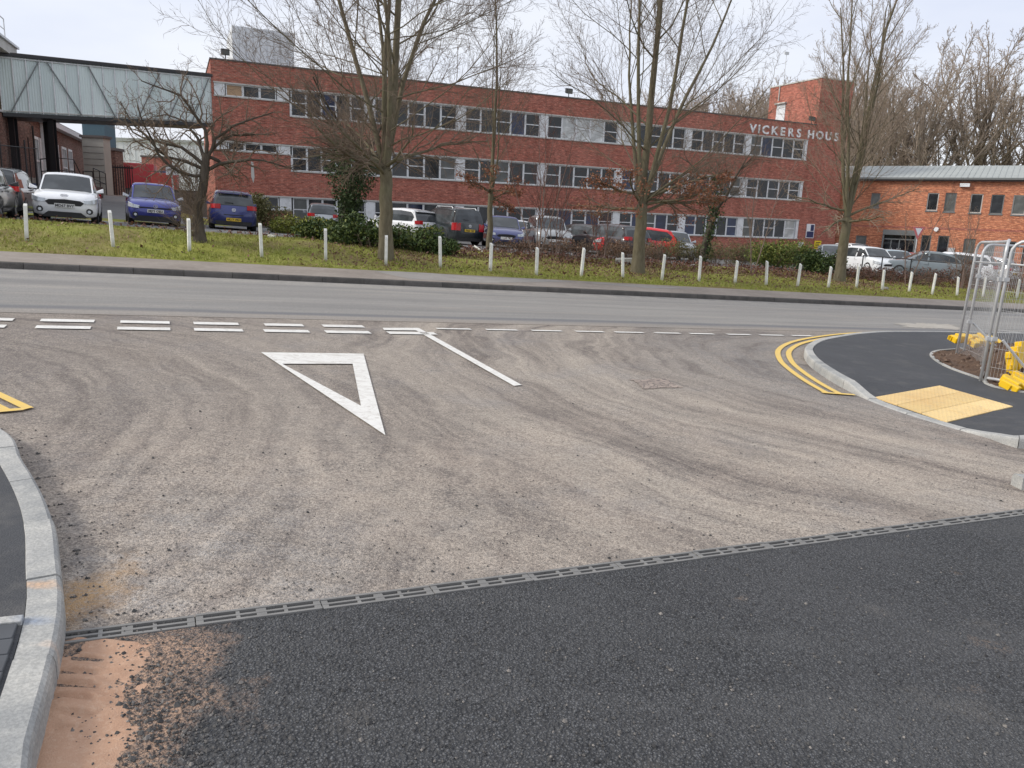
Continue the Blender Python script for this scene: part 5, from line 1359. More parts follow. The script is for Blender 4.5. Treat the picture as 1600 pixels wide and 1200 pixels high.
make_car('hatch', (.42, .50, .53), at(1392, 46), -hd(30), 'pale blue silver car between the white hatchback and the dark red car', metal=.4)
make_car('saloon', (.20, .23, .235), at(1440, 41), hd(-55), 'grey car with broad windscreen behind the red leaf bed', metal=.4)
make_car('estate', (.72, .73, .75), at(1478, 41.5), hd(-28), 'white estate with dark rear window left of the mesh fence')
make_car('hatch', (.68, .69, .70), at(1522, 44.5), hd(-10), 'white hatchback partly hidden by the mesh fence')
def lorry(px, d, c, c2, label, h=2.6):
    p = at(px, d); t = empty('parked_lorry', p, NROT, label, 'lorry', 'lorries in the far yard'); pc = plain('lorry_'+c2, c, .5)
    MB().box(-2.6, 1.4, -1.1, 1.1, .8, h+.6).build('box_body', pc, t, bevel=.05); MB().hexa([(1.5, -1.05, .5), (3.0, -1.05, .5), (3.0, 1.05, .5), (1.5, 1.05, .5)], [(1.5, -1.05, h), (2.5, -1.05, h), (2.5, 1.05, h), (1.5, 1.05, h)]).build('cab', pc, t, bevel=.08)
    MB().add([(2.55, -1.06, h-.1), (1.8, -1.06, h-.1), (1.8, -1.06, 1.6), (2.85, -1.06, 1.6)], [(0, 1, 2, 3)]).build('side_window', M['car_glass'], t)
    for x in (-1.7, 2.2): MB().tube([(x, -1.15, .45), (x, 1.15, .45)], .45, 14).build('wheel', M['tyre'], t)
lorry(207, 80, (.35, .03, .03), 'red', 'red lorry left of the others in the far yard', 2.9)
lorry(228, 80, (.40, .035, .04), 'crimson', 'crimson box lorry in the far yard below the brick hut', 2.9)
lorry(247, 81, (.04, .07, .16), 'navy', 'navy lorry between the red ones in the far yard', 2.8)
lorry(262, 78, (.42, .05, .04), 'orange red', 'orange red lorry nearest the white board in the far yard', 2.8)

# ------------------------------------------------------------------ trees
def nrm_(v):
    return v/(math.sqrt(v[0]*v[0]+v[1]*v[1]+v[2]*v[2])+1e-12)
def cross_(a, b):
    return np.array((a[1]*b[2]-a[2]*b[1], a[2]*b[0]-a[0]*b[2], a[0]*b[1]-a[1]*b[0]))
def frames(d):
    a = nrm_(cross_(d, (0, 0, 1.0) if abs(d[2]) < .9 else (1.0, 0, 0))); return a, cross_(d, a)
class Tree:
    def __init__(s, seed): s.r = random.Random(seed); s.V = {0: [], 1: []}; s.F = {0: [], 1: []}; s.tips = []
    def tube(s, pts, rad, k, n):
        V, F = s.V[k], s.F[k]; b = len(V); m = len(pts)
        cs = [(math.cos(2*PI*j/n), math.sin(2*PI*j/n)) for j in range(n)]
        P = [tuple(map(float, p)) for p in pts]
        dx, dy, dz = P[-1][0]-P[0][0], P[-1][1]-P[0][1], P[-1][2]-P[0][2]; l = math.sqrt(dx*dx+dy*dy+dz*dz)+1e-9; dx /= l; dy /= l; dz /= l
        if abs(dz) < .9: ax, ay, az = dy, -dx, 0.0
        else: ax, ay, az = 0.0, dz, -dy
        l = math.sqrt(ax*ax+ay*ay+az*az)+1e-9; ax /= l; ay /= l; az /= l
        for i in range(m):
            p, q = P[max(i-1, 0)], P[min(i+1, m-1)]; ex, ey, ez = q[0]-p[0], q[1]-p[1], q[2]-p[2]; l = math.sqrt(ex*ex+ey*ey+ez*ez)+1e-9; ex /= l; ey /= l; ez /= l
            t = ax*ex+ay*ey+az*ez; bx, by, bz = ax-ex*t, ay-ey*t, az-ez*t; l = math.sqrt(bx*bx+by*by+bz*bz)+1e-9; bx /= l; by /= l; bz /= l
            cx, cy, cz = ey*bz-ez*by, ez*bx-ex*bz, ex*by-ey*bx; r = rad[i]; o = P[i]
            for x, y in cs: V.append((o[0]+(bx*x+cx*y)*r, o[1]+(by*x+cy*y)*r, o[2]+(bz*x+cz*y)*r))
        for i in range(m-1):
            for j in range(n):
                j2 = (j+1) % n; F.append((b+i*n+j, b+i*n+j2, b+(i+1)*n+j2, b+(i+1)*n+j))
    def branch(s, p, d, L, r0, lvl, cfg):
        r = s.r; ns_ = cfg['seg'][lvl]; wob = cfg['wob'][lvl]; up = cfg['up'][lvl]
        pts = [np.array(p, float)]; d = np.array(d, float); ds = []
        for i in range(ns_):
            d = d+np.array([r.gauss(0, wob), r.gauss(0, wob), r.gauss(0, wob)+up]); d = nrm_(d)
            pts.append(pts[-1]+d*L/ns_); ds.append(d)
        tp = cfg.get('tip', .25)
        rad = [r0*(1-(1-tp)*(i/ns_)) for i in range(ns_+1)]
        s.tube(pts, rad, 0 if lvl < cfg['solid'] else 1, cfg['sides'][lvl])
        if lvl+1 >= len(cfg['n']): s.tips.append(pts[-1]); return
        n = cfg['n'][lvl+1]; n = max(1, int(round(n*(.75+.5*r.random())))); lo = cfg['lo'][lvl+1]
        ph = r.random()*6
        for k in range(n):
            u = lo+(1-lo)*((k+r.random())/n); i = min(ns_-1, int(u*ns_)); f = u*ns_-i; q = pts[i]*(1-f)+pts[i+1]*f; dd = ds[i]
            ph += 2.4+r.uniform(-.5, .5); a, c = frames(dd); side = a*math.cos(ph)+c*math.sin(ph)
            if 'flat' in cfg: side[1] *= 1
            an = cfg['ang'][lvl+1]*(1-cfg.get('angfall', .35)*u)*r.uniform(.8, 1.2)
            nd_ = dd*math.cos(an)+side*math.sin(an)
            ln = L*cfg['len'][lvl+1]*(1-cfg.get('fall', .6)*max(0, (u-lo)/(1-lo+1e-6)))*r.uniform(.75, 1.2) if lvl else cfg['L1']*(1-cfg.get('fall1', .6)*((u-lo)/(1-lo+1e-6)))*r.uniform(.8, 1.2)
            rr_ = max(cfg['rmin'], min(rad[i]*.62, r0*cfg['rk'][lvl+1])); s.branch(q, nd_, ln, rr_, lvl+1, cfg)
    def build(s, name, loc, label, group, mb, mt, foliage=None, rz=0, cat='tree', fol_pts=None, scale=1):
        root = empty(name, loc, rz, label, cat, group); root.scale = (scale,)*3
        if s.F[0]: mesh_np('trunk', s.V[0], s.F[0], mb, root, True)
        if s.F[1]: mesh_np('crown', s.V[1], s.F[1], mt, root)
        return root
CF = dict(seg=[9, 7, 5, 4, 2], wob=[.05, .10, .13, .17, .2], up=[.02, .05, .05, .04, .03], sides=[9, 6, 4, 3, 3], solid=2, n=[1, 20, 9, 7, 4], lo=[0, .0, .18, .15, .15],
          ang=[0, .85, .75, .75, .75], len=[1, 1, .48, .50, .5], L1=4.6, rk=[1, .22, .42, .5, .5], rmin=.0040, fall1=.55)
def cfg(**k): c = dict(CF); c.update(k); return c
def cards(rnd, P, size, mat, name, parent, jit=.1, k=3, loc=None, kind='stuff'):
    P = np.asarray(P); n = len(P); rs = np.random.RandomState(rnd); c = np.repeat(P, k, 0)+rs.normal(0, jit, (n*k, 3)); N = len(c)
    a = rs.normal(size=(N, 3)); a /= np.linalg.norm(a, axis=1)[:, None]; b = np.cross(a, rs.normal(size=(N, 3))); b /= np.linalg.norm(b, axis=1)[:, None]
    sz = size*rs.uniform(.6, 1.4, (N, 1)); V = np.stack([c-a*sz, c+b*sz*.5, c+a*sz, c-b*sz*.5], 1).reshape(-1, 3); F = np.arange(N*4).reshape(-1, 4)
    o = mesh_np(name, V, F, mat, parent); tag(o, kind=kind); return o
def big_tree(px, py, seed, fork, height, r0, label, conf, mb, mt, leaves=None, lean=(0, 0), name='bare_tree', lead=2, grp='bare trees on the verge', flare=1.35, low=(0, 1), lk=(.72, .36)):
    loc = on_land(px, py); T = Tree(seed)
    # trunk with a root flare up to the fork, then several leaders
    pts = [np.array((0, 0, -.15)), np.array((0, 0, .12)), np.array((.0, 0, .5))]
    k = 5
    for i in range(1, k+1): pts.append(np.array((lean[0]*i/k+T.r.gauss(0, .015), lean[1]*i/k+T.r.gauss(0, .015), .5+(fork-.5)*i/k)))
    T.tube(pts, [r0*flare, r0*flare*.9, r0*1.05]+[r0*(1-.12*i/k) for i in range(1, k+1)], 0, 12)
    top = pts[-1]-np.array((0, 0, .15))
    for q in range(low[0]):
        a = T.r.random()*6.28; T.branch(pts[-1]-np.array((0, 0, T.r.uniform(-.3, .35))), (math.cos(a), math.sin(a), T.r.uniform(.05, .45)), low[1]*T.r.uniform(.7, 1.15), r0*.28, 1, dict(conf, up=[0, .02, .03, .03, .02], wob=[.1, .13, .18, .2, .2]))
    for q in range(lead):
        a = T.r.random()*6.28 if q else 0; sp = 0.04 if q == 0 else T.r.uniform(.14, .30)
        d = (math.cos(a)*sp, math.sin(a)*sp, 1); h = (height-fork)*(1 if q == 0 else T.r.uniform(.6, .92))
        T.branch(top, d, h, r0*lk[0 if q == 0 else 1], 0, dict(conf, n=[1, conf['n'][1] if q == 0 else max(4, conf['n'][1]//2)]+conf['n'][2:]))
    root = T.build(name, loc, label, grp, mb, mt)
    if leaves:
        zlo, zhi, cnt, rad = leaves; tp = [p for p in T.V[1][::3] if zlo < p[2] < zhi and math.hypot(p[0], p[1]) < rad]
        T.r.shuffle(tp); tp = tp[:cnt]
        if tp: cards(seed, tp, .040, M['leaf_brown'], 'clinging_leaves', root, .05, 2)
    return root
big_tree(603, 405, 11, 2.35, 12.0, .185, 'thickest bare tree with smooth greenish trunk and broad many branched crown', cfg(L1=5.1, n=[1, 20, 10, 9, 4], ang=[0, 1.1, .75, .75, .75], lo=[0, .0, .15, .15, .15]), M['bark_green'], M['twig'], lead=6, low=(9, 2.9), lk=(.62, .44))
big_tree(764, 393, 23, 2.0, 9.0, .10, 'slender bare tree with brown leaves clinging low in its narrow crown', cfg(L1=2.9, n=[1, 14, 8, 6, 3], ang=[0, .7, .6, .7, .7], up=[.02, .09, .07, .05, .03], rmin=.0038), M['bark_green'], M['twig'], leaves=(1.3, 3.0, 700, 1.5), lead=3, low=(7, 1.25))
big_tree(996, 427, 37, 2.2, 12.5, .20, 'tall bare tree with straight dark trunk and brown leaves round its lowest boughs', cfg(L1=5.3, n=[1, 17, 9, 8, 4], ang=[0, 1.02, .7, .75, .75], up=[.02, .07, .06, .05, .03]), M['bark_green'], M['twig'], leaves=(1.4, 3.2, 1900, 3.0), lead=5, low=(8, 2.8), lk=(.68, .40))
big_tree(1311, 440, 47, 2.5, 11.5, .20, 'vase shaped bare tree with pale twigs in front of the brick annex corner', cfg(L1=4.2, n=[1, 14, 8, 6, 4], ang=[0, .72, .6, .65, .7], up=[.02, .10, .08, .05, .03], fall1=.5, rmin=.0055), M['bark_green'], plain('pale_twigs', (.31, .24, .18), .85, var=.35, nsc=1.5, spec=.2), lead=7, low=(5, 2.4), lk=(.52, .42))
# gnarled low tree by the sign post
gt_cfg = cfg(seg=[5, 8, 6, 4, 3], wob=[.12, .26, .30, .32, .3], up=[.0, -.01, .03, .05, .05], L1=2.7, n=[1, 11, 10, 7, 4], ang=[0, 1.25, .9, .9, .8], lo=[0, .1, .15, .1, .1], rk=[1, .5, .5, .5, .5], rmin=.0042, fall1=.2, len=[1, 1, .5, .55, .55])
T = Tree(5); loc = on_land(313, 377)
pts = [np.array(v) for v in ((0, 0, -.1), (-.02, 0, .25), (-.05, 0, .8), (.12, 0, 1.25), (.20, 0, 1.7), (.22, .05, 2.1))]
T.tube(pts, [.19, .14, .12, .11, .10, .09], 0, 9)
for dv, L_ in (((-.9, .1, .50), 3.0), ((.8, .1, .55), 2.6), ((.2, .3, 1), 2.0), ((-.3, -.3, 1), 2.2), ((-.9, -.2, .15), 2.6), ((.9, -.1, .2), 2.5), ((-.6, .1, .9), 2.6), ((.6, -.2, .8), 2.4), ((-1, .2, .3), 2.8)):
    T.branch(pts[-1]-np.array((0, 0, T.r.uniform(0, .5))), dv, L_*.95, .048, 1, gt_cfg)
root = T.build('gnarled_tree', loc, 'small gnarled bare tree with twisted spreading branches beside the sign post', None, M['bark_dark'], M['twig'])
T2 = Tree(9)
for k in range(170):     # shoots at the foot of the trunk
    a = T2.r.random()*6.28; T2.branch((.08*math.cos(a)-.1, .08*math.sin(a), .05+T2.r.random()*1.5), (math.cos(a)*.6-.3, math.sin(a)*.5, .8), T2.r.uniform(.5, 1.2), .007, 3, cfg(n=[1, 1, 1, 1, 5], wob=[0, 0, 0, .2, .2]))
mesh_np('basal_shoots', T2.V[1], T2.F[1], M['twig'], root)
# ivy clad tree leaning behind the low evergreens
def ivy_tree(px, depth, seed, h, label, ivyR, nleaf, conf, grp=None, lean=(.3, 0), fork=2.2, r0=.16):
    loc = at(px, depth); T = Tree(seed)
    pts = [np.array((0, 0, -.1)), np.array((0, 0, .6)), np.array((lean[0]*.3, 0, fork*.6)), np.array((lean[0], lean[1], fork))]
    T.tube(pts, [r0*1.2, r0, r0*.9, r0*.8], 0, 9)
    for q in range(4):
        a = q*1.6+seed; T.branch(pts[-1], (math.cos(a)*.55, math.sin(a)*.4, 1), h-fork, r0*.55, 0, conf)
    root = T.build('ivy_clad_tree', loc, label, grp, M['bark_dark'], M['twig'])
    rs = random.Random(seed); P = []
    for k in range(nleaf):
        z = rs.random()**.9*(fork+1.6); f = z/(fork+1.6); w_ = ivyR*(.30 if f < .3 else .30+1.5*(f-.3)) if f < .8 else ivyR*(1.05-3.2*(f-.8))
        a = rs.random()*6.28; rad = w_*math.sqrt(rs.random()); P.append((lean[0]*min(1, z/fork)+rad*math.cos(a), rad*math.sin(a), z))
    cards(seed, P, .05, M['leaf_ivy'], 'ivy', root, .10, 2)
    return root
ivy_tree(538, 29.5, 6, 6.2, 'dark ivy clad tree left of the thickest trunk, above the evergreens', 1.1, 4600, cfg(L1=2.3, n=[1, 9, 8, 6, 4], seg=[7, 6, 4, 3, 2], wob=[.12, .16, .2, .2, .2]), fork=2.0, r0=.16)
ivy_tree(1097, 33, 8, 5.0, 'small ivy clad tree between the second big trunk and the green hedge', .40, 1000, cfg(L1=2.2, n=[1, 9, 8, 6, 4], seg=[7, 6, 4, 3, 2], wob=[.14, .2, .22, .2, .2]), fork=2.0, r0=.13)
# saplings
def sapling(px, depth, seed, h, label, n=4, mat='twig_red', spread=.35):
    T = Tree(seed); loc = at(px, depth)
    for q in range(n):
        a = T.r.random()*6.28; T.branch((math.cos(a)*.1, math.sin(a)*.1, -.05), (math.cos(a)*spread*T.r.random(), math.sin(a)*spread*T.r.random(), 1), h*T.r.uniform(.7, 1), .022, 1, cfg(n=[1, 1, 10, 5, 3], seg=[1, 8, 4, 3, 2], wob=[0, .06, .12, .15, .2], len=[1, 1, .34, .45, .5], ang=[0, 0, .6, .7, .7], rk=[1, 1, .5, .55, .6]))
    return T.build('sapling', loc, label, 'thin saplings in the leaf bed', M['bark_pink'], M[mat])
sapling(838, 27, 3, 5.2, 'cluster of thin pinkish saplings before the silver people carrier', 5)
sapling(868, 28.5, 4, 3.6, 'short reddish saplings behind the post row, left of the dark estate', 4)
sapling(940, 30, 14, 3.0, 'sparse saplings in front of the very dark estate', 4)
sapling(1175, 30, 5, 5.0, 'pale slender saplings rising above the brown bush near the hedge', 3, 'twig')
sapling(1418, 33, 7, 4.4, 'thin bare sapling with a pole straight stem in the red leaf bed', 2, 'twig')
sapling(1500, 34, 17, 4.0, 'loose saplings behind the upper corner of the mesh fence', 4, 'twig')
# ------------------------------------------------------------------ shrubs, hedge, leaf litter, grass
def mound(name, px, py, rx, ry, h, n, mat, label, cat, seed, size=.05, group=None, mat2=None, core=True, dep=None, stems=0, rz=TH):
    loc = on_land(px, py) if dep is None else at(px, dep); root = empty(name, loc, rz, label, cat, group); rs = np.random.RandomState(seed)
    P = []
    bl = [(rs.uniform(-.75, .75)*rx, rs.uniform(-.6, .6)*ry, rs.uniform(.3, .75)*h, rs.uniform(.25, .5)) for _ in range(9)]
    while len(P) < n:
        b = bl[rs.randint(9)]; v = rs.normal(size=3); v /= np.linalg.norm(v); r_ = rs.uniform(.55, 1.08)
        p = (b[0]+v[0]*rx*b[3]*r_, b[1]+v[1]*ry*b[3]*1.3*r_, b[2]+v[2]*h*b[3]*1.2*r_)
        if p[2] > 0: P.append(p)
    k = int(n*.8); cards(seed, P[:k], size, mat, 'foliage', root, size*.7, 2)
    cards(seed+1, P[k:], size, mat2 or mat, 'foliage', root, size*.7, 2)
    T = Tree(seed)
    for q in range(stems or 14):
        a = T.r.random()*6.28; T.branch((T.r.uniform(-.6, .6)*rx, T.r.uniform(-.6, .6)*ry, -.05), (math.cos(a)*.4, math.sin(a)*.4, 1), h*T.r.uniform(.6, 1.05), .008, 2, cfg(n=[1, 1, 1, 6, 3], seg=[1, 1, 4, 3, 2], wob=[0, 0, .15, .2, .2], len=[1, 1, 1, .45, .5]))
    mesh_np('stems', T.V[1], T.F[1], M['twig'], root)
    return root
mound('evergreen_shrub', 462, 366, 1.2, .8, .75, 2600, M['leaf_yellow'], 'yellow green low shrub at the left end of the evergreen clump', 'shrub', 1, .05, mat2=M['leaf_olive'])
mound('evergreen_shrub', 515, 378, 1.2, .8, .70, 2600, M['leaf_dark'], 'dark low evergreen at the foot of the ivy clad tree', 'shrub', 2, .05, mat2=M['leaf_yellow'])
mound('evergreen_shrub', 572, 386, 1.2, .9, .78, 2800, M['leaf_dark'], 'spreading dark evergreen just left of the thickest trunk', 'shrub', 3, .05, mat2=M['leaf_hedge'])
mound('evergreen_shrub', 640, 392, 1.0, .8, .66, 2300, M['leaf_dark'], 'dark evergreen right of the thickest trunk before the white crossover', 'shrub', 4, .05, mat2=M['leaf_hedge'])
mound('evergreen_shrub', 686, 398, .7, .5, .45, 1200, M['leaf_dark'], 'smallest low evergreen fading into the leaf bed at the right end', 'shrub', 44, .045)
mound('wall_bush', 405, 0, 1.7, .9, 1.6, 2600, M['leaf_olive'], 'olive bush against the brick wall behind the dark blue hatchback', 'bush', 5, .06, dep=40)
mound('clipped_hedge', 1222, 421, 1.9, .8, 1.15, 5200, M['leaf_hedge'], 'clipped green hedge behind the white posts before the office corner', 'hedge', 6, .045, mat2=M['leaf_yellow'])
mound('clipped_hedge', 1278, 428, 1.1, .7, .95, 2600, M['leaf_dark'], 'darker low hedge end touching the vase shaped tree', 'hedge', 7, .05)
for i, (px, py, rx, h, mt_, lab) in enumerate([(1050, 408, 1.6, .95, 'leaf_olive', 'brown green bush right of the second big trunk'), (1110, 412, 1.4, 1.0, 'leaf_olive', 'olive brown bush under the small ivy clad tree'), (1160, 415, 1.2, 1.1, 'leaf_olive', 'twiggy brown bush left of the clipped hedge'),
      (925, 402, 1.2, .75, 'litter', 'bare brown bush before the very dark estate'), (862, 399, 1.0, .6, 'litter', 'thin brown bush below the silver people carrier'), (968, 406, .9, .85, 'litter', 'bare brown bush just left of the second big trunk'), (800, 394, 1.1, .45, 'litter', 'low bare brown growth below the lilac blue hatchback'), (1020, 408, .9, .8, 'litter', 'bare brown bush touching the second big trunk on its right'), (1345, 436, 1.3, .55, 'litter_red', 'red brown low shrub right of the vase shaped tree'), (1395, 440, 1.3, .55, 'litter_red', 'red brown low shrub before the pale blue silver car'), (1450, 446, 1.5, .75, 'litter_red', 'taller red brown shrub before the white estate'), (1520, 449, 1.6, 1.3, 'litter_red', 'large reddish twiggy shrub behind the mesh fence'), (1590, 452, 1.6, 1.5, 'litter_red', 'reddish twiggy shrub at the right edge behind the mesh')]):
    mound('twiggy_bush', px, py, rx, .7, h, 520 if mt_ != 'leaf_olive' else 1500, M[mt_], lab, 'bush', 20+i, .035, stems=46)
rs = np.random.RandomState(77)
def scatter(n, f, seed, tmax=25.2):
    r = np.random.RandomState(seed); out = []
    while len(out) < n:
        s, t = r.uniform(-14, 46), r.uniform(19.0, tmax)
        if r.random_sample() < f(s, t): x, y = xy(s, t); out.append((x, y, land(x, y)))
    return np.array(out)
TR = [st(*on_land(px, py)[:2]) for px, py in ((603, 405), (764, 393), (996, 427), (1311, 440))]
def leaf_d(s, t):
    d = .05+.5*sm((t-22.0)/1.2)*(1 if s > 3.5 else 0)+.45*sm((s-3)/4)*sm((t-19.2)/2)*(1-.6*sm((s-24)/6))
    for a, b in TR: d += .8*math.exp(-((s-a)**2+(t-b)**2)/3.0)
    return min(1, d*(.6+.8*mnoise.noise(Vector((s*.7, t*.9, 1)))+.3))
def grass_d(s, t):
    return max(.04, min(1, 1.15-.9*leaf_d(s, t)+.5*mnoise.noise(Vector((s*.8, t*1.1, 7)))))
GP = scatter(42000, grass_d, 3); N = len(GP); V = np.zeros((N*3, 3, 3)); r = np.random.RandomState(8)
for k in range(3):
    a = r.uniform(0, 6.28, N); h = r.uniform(.035, .085, N); w_ = r.uniform(.006, .012, N); b = GP+np.c_[r.normal(0, .02, (N, 2)), np.zeros(N)]
    dx = np.c_[np.cos(a)*w_, np.sin(a)*w_, np.zeros(N)]; tip = b+np.c_[r.normal(0, .03, (N, 2)), h]
    V[k::3, 0] = b-dx; V[k::3, 1] = b+dx; V[k::3, 2] = tip
go = mesh_np('verge_grass', V.reshape(-1, 3), np.arange(N*9).reshape(-1, 3), M['grass']); tag(go, 'short green grass growing on the verge behind the pavement', 'grass', kind='stuff')
LP_ = scatter(24000, leaf_d, 5)
o = cards(6, LP_+np.array([0, 0, .02]), .038, M['litter'], 'leaf_litter', None, .02, 1); tag(o, 'brown fallen leaves lying under the verge trees', 'leaves', kind='stuff')
LR = scatter(16000, lambda s, t: (1.0 if t > 22.6 else .05)*(1 if s > 7 else .2)*(.5+mnoise.noise(Vector((s, t, 4)))), 15, 26.6)
o = cards(7, LR+np.array([0, 0, .06]), .05, M['litter_red'], 'leaf_litter', None, .06, 1); tag(o, 'deep red brown leaf bed between the verge and the parked cars', 'leaves', kind='stuff')
# rubbish and a broken plastic pipe
p = on_land(975, 413); o = tag(MB().hexa([(-.35, -.15, 0), (.3, -.2, 0), (.35, .2, .05), (-.3, .2, .05)], [(-.33, -.15, .16), (.28, -.18, .22), (.33, .2, .24), (-.3, .18, .2)]).build('concrete_lump', M['stone_wall']), 'grey lump of broken concrete lying left of the second big trunk', 'rubble'); o.location = p
p = on_land(747, 395); o = tag(MB().tube([(-.14, .1, .22), (.16, -.05, .04)], .035, 8).build('plastic_pipe', M['white_paint']), 'short white pipe stub lying left of the slender tree', 'pipe'); o.location = p
for i, (px, py) in enumerate(((1082, 417), (1095, 419), (1383, 452), (425, 372))):
    p = on_land(px, py); m = MB(); rr = random.Random(i)
    m.hexa([(-.12, -.08, 0), (.1, -.1, 0), (.12, .08, 0), (-.1, .1, 0)], [(-.09, -.05, .09), (.08, -.07, .06), (.09, .06, .10), (-.07, .07, .07)]); o = m.build('litter_bag', M['white_paint'] if i % 2 else M['pave_patch']); o.location = p; o.rotation_euler = (0, 0, i)
    tag(o, ['crumpled pale wrapper on the brown leaves, left one of two', 'crumpled pale wrapper on the brown leaves, right one of two', 'crumpled wrapper on the grass right of the vase shaped tree', 'pale scrap of litter on the grass above the fourth post'][i], 'litter')
# rails round the right car park
railing('car_park_rail', [at(1345, 38), at(1375, 37), at(1420, 38.5), at(1500, 37)], .95, 'low grey rail along the leaf bed of the right car park', 2.2, (1.0,))

# ------------------------------------------------------------------ wood behind the buildings
def far_template(seed, h, spread, n1=15, up=.07):
    T = Tree(seed); fc = cfg(seg=[7, 7, 5, 3, 2], sides=[6, 4, 3, 3, 3], n=[1, n1, 9, 7, 4], L1=spread, rk=[1, .5, .45, .5, .5], rmin=.022, up=[.01, up, .08, .05, .04], wob=[.07, .12, .16, .2, .25], ang=[0, .62, .6, .7, .7], lo=[0, .25, .2, .15, .1], fall1=.25, len=[1, 1, .42, .42, .45], tip=.4)
    T.branch((0, 0, -1), (T.r.gauss(0, .05), 0, 1), h*.66, .32, 0, fc)
    for q in range(3):
        a = q*2.1+T.r.random(); T.branch((0, 0, h*.2), (math.cos(a)*.28, math.sin(a)*.28, 1), h*.56, .21, 0, dict(fc, n=[1, n1//2, 9, 7, 4]))
    return T
TPL = [far_template(101, 24, 8.5, 11), far_template(102, 24, 8.0, 12), far_template(103, 24, 9.0, 10)]
wood_protos = [None]*3
def far_tree(k, px, depth, h, label, group, seed, z=None):
    p = at(px, depth, 0); p.z = (land(p.x, p.y) if z is None else z)-.5
    if wood_protos[k] is None:
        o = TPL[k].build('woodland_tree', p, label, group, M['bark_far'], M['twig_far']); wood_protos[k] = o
    else: o = copy_tree(wood_protos[k]); tag(o, label, 'tree', group)
    o.location = p; o.rotation_euler = (0, 0, seed*1.7); o.scale = (h/24,)*3 if seed % 2 else (h/24*1.1, h/24*1.1, h/24)
    return o
rr = random.Random(31)
near = [(1345, 24, 0, 'left of the ivied pair, over the annex roof end'), (1385, 26, 1, 'rising beside the crown of the vase shaped tree'), (1425, 25, 2, 'over the middle of the annex roof'), (1447, 23, 0, 'with twin dark trunks above the annex roof'), (1505, 30, 1, 'tallest, with thick swollen base above the annex roof'), (1548, 25, 2, 'right of the tallest trunk above the annex'), (1592, 27, 0, 'cut by the right edge of the picture above the annex'), (1640, 26, 1, 'just beyond the right edge, its twigs reaching in')]
for i, (px, h, k, lab) in enumerate(near):
    far_tree(k, px, 96+3*math.sin(i*2), h*1.02, 'bare woodland tree '+lab, 'woodland trees over the annex', i+1)
for i in range(39):      # hillside wood running left behind the office block and on behind the annex
    px = (880+i*12.5 if i < 37 else 1345+(i-37)*40)+rr.uniform(-8, 8); dpt = rr.uniform(125, 165)
    top = np.interp(px, [880, 960, 1080, 1180, 1240, 1330, 1700], [158, 140, 132, 118, 110, 106, 150])+rr.uniform(-6, 10)
    p = at(px, dpt, 0); v = ray(px, top); zt_ = EYE+v.z/v.y*p.y; zg = np.interp(px, [880, 1200, 1700], [-6, 0, -1]); far_tree(i % 3, px, dpt, max(9, zt_-zg), 'bare tree of the dense wood behind the brick office', 'hillside wood', i*3+1, zg)
for i in range(9):
    far_tree(i % 3, 175+i*20, 150+rr.uniform(0, 20), 13+rr.uniform(-1.5, 2), 'bare tree of the line behind the far warehouse', 'trees behind the warehouse', i*2+1, .5)

# brush filling the wood floor
def brush(name, px0, px1, depth, h, n, label, seed, mat):
    r = np.random.RandomState(seed); P = []
    a, b = at(px0, depth, 0), at(px1, depth, 0)
    for k in range(n):
        u = r.rand(); p = a.lerp(b, u); y = p.y+r.uniform(-6, 12); x = p.x*y/p.y; P.append((x, y, land(x, y)+h*r.rand()**1.3*(.7+.6*mnoise.noise(Vector((u*9, 0, 0))))))
    o = cards(seed, P, .20, mat, name, None, .5, 2); tag(o, label, 'undergrowth', kind='stuff')
brush('undergrowth', 1310, 1640, 108, 5.0, 2600, 'brown undergrowth at the foot of the wood behind the annex', 51, M['litter'])
brush('undergrowth', 178, 345, 140, 11, 3200, 'dark evergreen growth behind the far warehouse', 52, M['leaf_olive'])

# ------------------------------------------------------------------ mesh fence panels on the footway
def heras(p0, p1, H0, label, tilt=0.0, sag=0.0, brace=None, hook=True):
    p0, p1 = Vector(p0), Vector(p1); t = empty('mesh_fence_panel', (0, 0, 0), 0, label, 'fence panel', 'temporary mesh fence panels')
    up = Vector((tilt, 0, 1)).normalized(); h = H0; c = .16; ex = (p1-p0).normalized(); L = (p1-p0).length
    def P_(u, v): 
        q = p0+ex*u+up*v; b = math.sin(PI*max(0, min(1, u/L)))*sag; n = Vector((ex.y, -ex.x, 0)); return q+n*b
    pts = [P_(0, .0), P_(0, h-c)]+[P_(c-c*math.cos(a), h-c+c*math.sin(a)) for a in np.linspace(.3, PI/2, 4)]+[P_(u, h) for u in np.linspace(c*1.5, L-c*1.5, 8)]+[P_(L-c+c*math.sin(a), h-c+c*math.cos(a)) for a in np.linspace(0, 1.27, 4)]+[P_(L, h-c), P_(L, 0)]
    MB().tube(pts, .021, 8).build('frame_tube', M['galv'], t, smooth=True)
    MB().tube([P_(u, .10) for u in np.linspace(0, L, 9)], .019, 8).build('bottom_rail', M['galv'], t, smooth=True)
    MB().tube([P_(u, h-.30) for u in np.linspace(0, L, 9)], .012, 6).build('upper_rail', M['galv'], t, smooth=True)
    m = MB(); 
    for u in np.arange(.04, L-.02, .04): m.tube([P_(u, .10), P_(u, h-.02)], .0017, 3, False)
    for v in np.arange(.25, h-.1, .25): m.tube([P_(u, v) for u in np.linspace(0, L, 9)], .0022, 3, False)
    tag(m.build('wire_mesh', M['galv'], t), kind='stuff')
    for (u, v) in ((.0, .62), (.0, h-.5)): 
        q = P_(u, v); MB().box(q.x-.035, q.x+.035, q.y-.022, q.y+.022, q.z-.025, q.z+.025).build('coupler', M['galv'], t)
    if brace: MB().tube([P_(brace[0], brace[1])]+[P_(brace[0], brace[1])+Vector(brace[2])], .018, 8).build('brace_tube', M['galv'], t)
    return t
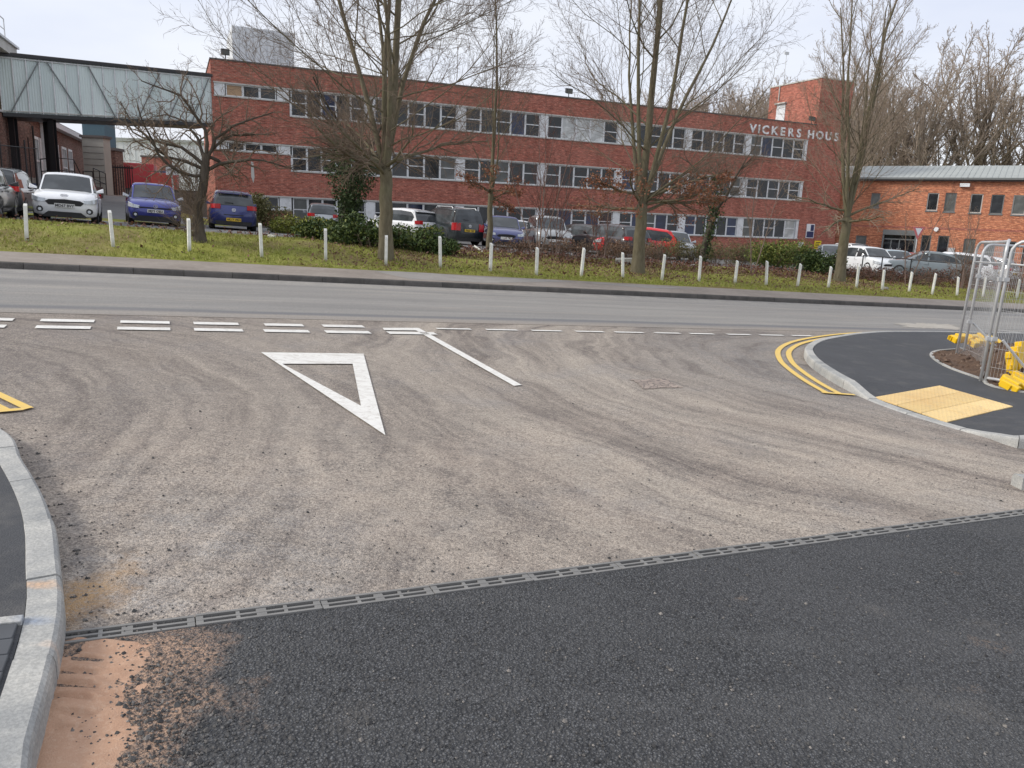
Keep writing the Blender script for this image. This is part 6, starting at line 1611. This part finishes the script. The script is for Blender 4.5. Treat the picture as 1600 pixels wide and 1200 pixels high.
def bed_pt(px, py): 
    q = on(px, py, .16); return Vector((q.x, q.y, q.z))
NB, FB = bed_pt(1537, 590), bed_pt(1494, 554)
FR = bed_pt(1660, 612)
tl = .03
heras(NB+Vector((.03, 0, -.1)), NB+Vector((.03, 0, -.1))+(FR-NB).normalized()*3.2, 1.90, 'mesh fence panel running off the right edge, over the yellow barrier', tl, 0, (.10, .62, (.62, -.10, -.66)))
heras(NB+Vector((-.02, .03, -.1)), FB+Vector((0, 0, -.12)), 1.90, 'bowed mesh fence panel seen nearly edge on at the corner of the soil bed', tl, .16)
f2 = bed_pt(1503, 553)
heras(f2+Vector((.05, .05, -.1)), f2+Vector((.05, .05, -.1))+Vector((3.0, 1.3, -.05)), 1.86, 'rear mesh fence panel receding behind the soil bed', tl, .05, (.08, .6, (.5, -.2, -.5)))
# yellow plastic barrier sections lying on the soil
def barrier(loc, rz, rx, L, label, h=.5):
    t = empty('plastic_barrier', loc, rz, label, 'barrier', 'yellow plastic barriers on the soil'); t.rotation_euler = (rx, 0, rz); rr = random.Random(int(L*100))
    n = int(L/.12)
    for k in range(n):
        hh = h*(.72+.28*((k*7) % 3)/2); MB().box(k*.12+.004, k*.12+.116, -.05-.015*(k % 2), .05+.015*(k % 2), .05*(k % 2), hh).build('barrier_rib', M['yellow_plastic'], t, bevel=.012)
    for z in (.12, h*.6): MB().box(-.02, n*.12+.02, -.035, .035, z-.03, z+.03).build('barrier_rail', M['yellow_plastic'], t)
q = bed_pt(1578, 590); barrier((q.x, q.y, q.z+.02), .5, -.25, 1.3, 'yellow stepped plastic barrier leaning on the soil at the right edge', .46)
q = bed_pt(1590, 606); barrier((q.x, q.y, q.z-.05), .7, -1.2, .9, 'yellow plastic barrier piece lying flat in front of the leaning one', .3)
q = bed_pt(1500, 552); barrier((q.x+.1, q.y+.35, q.z+.15), .25, -1.3, .95, 'yellow plastic barrier strip lying on the soil behind the fence corner', .22)
q = bed_pt(1532, 556); barrier((q.x+.05, q.y+.3, q.z+.12), .2, -1.25, .6, 'shorter yellow strip lying right of the one by the fence corner', .2)
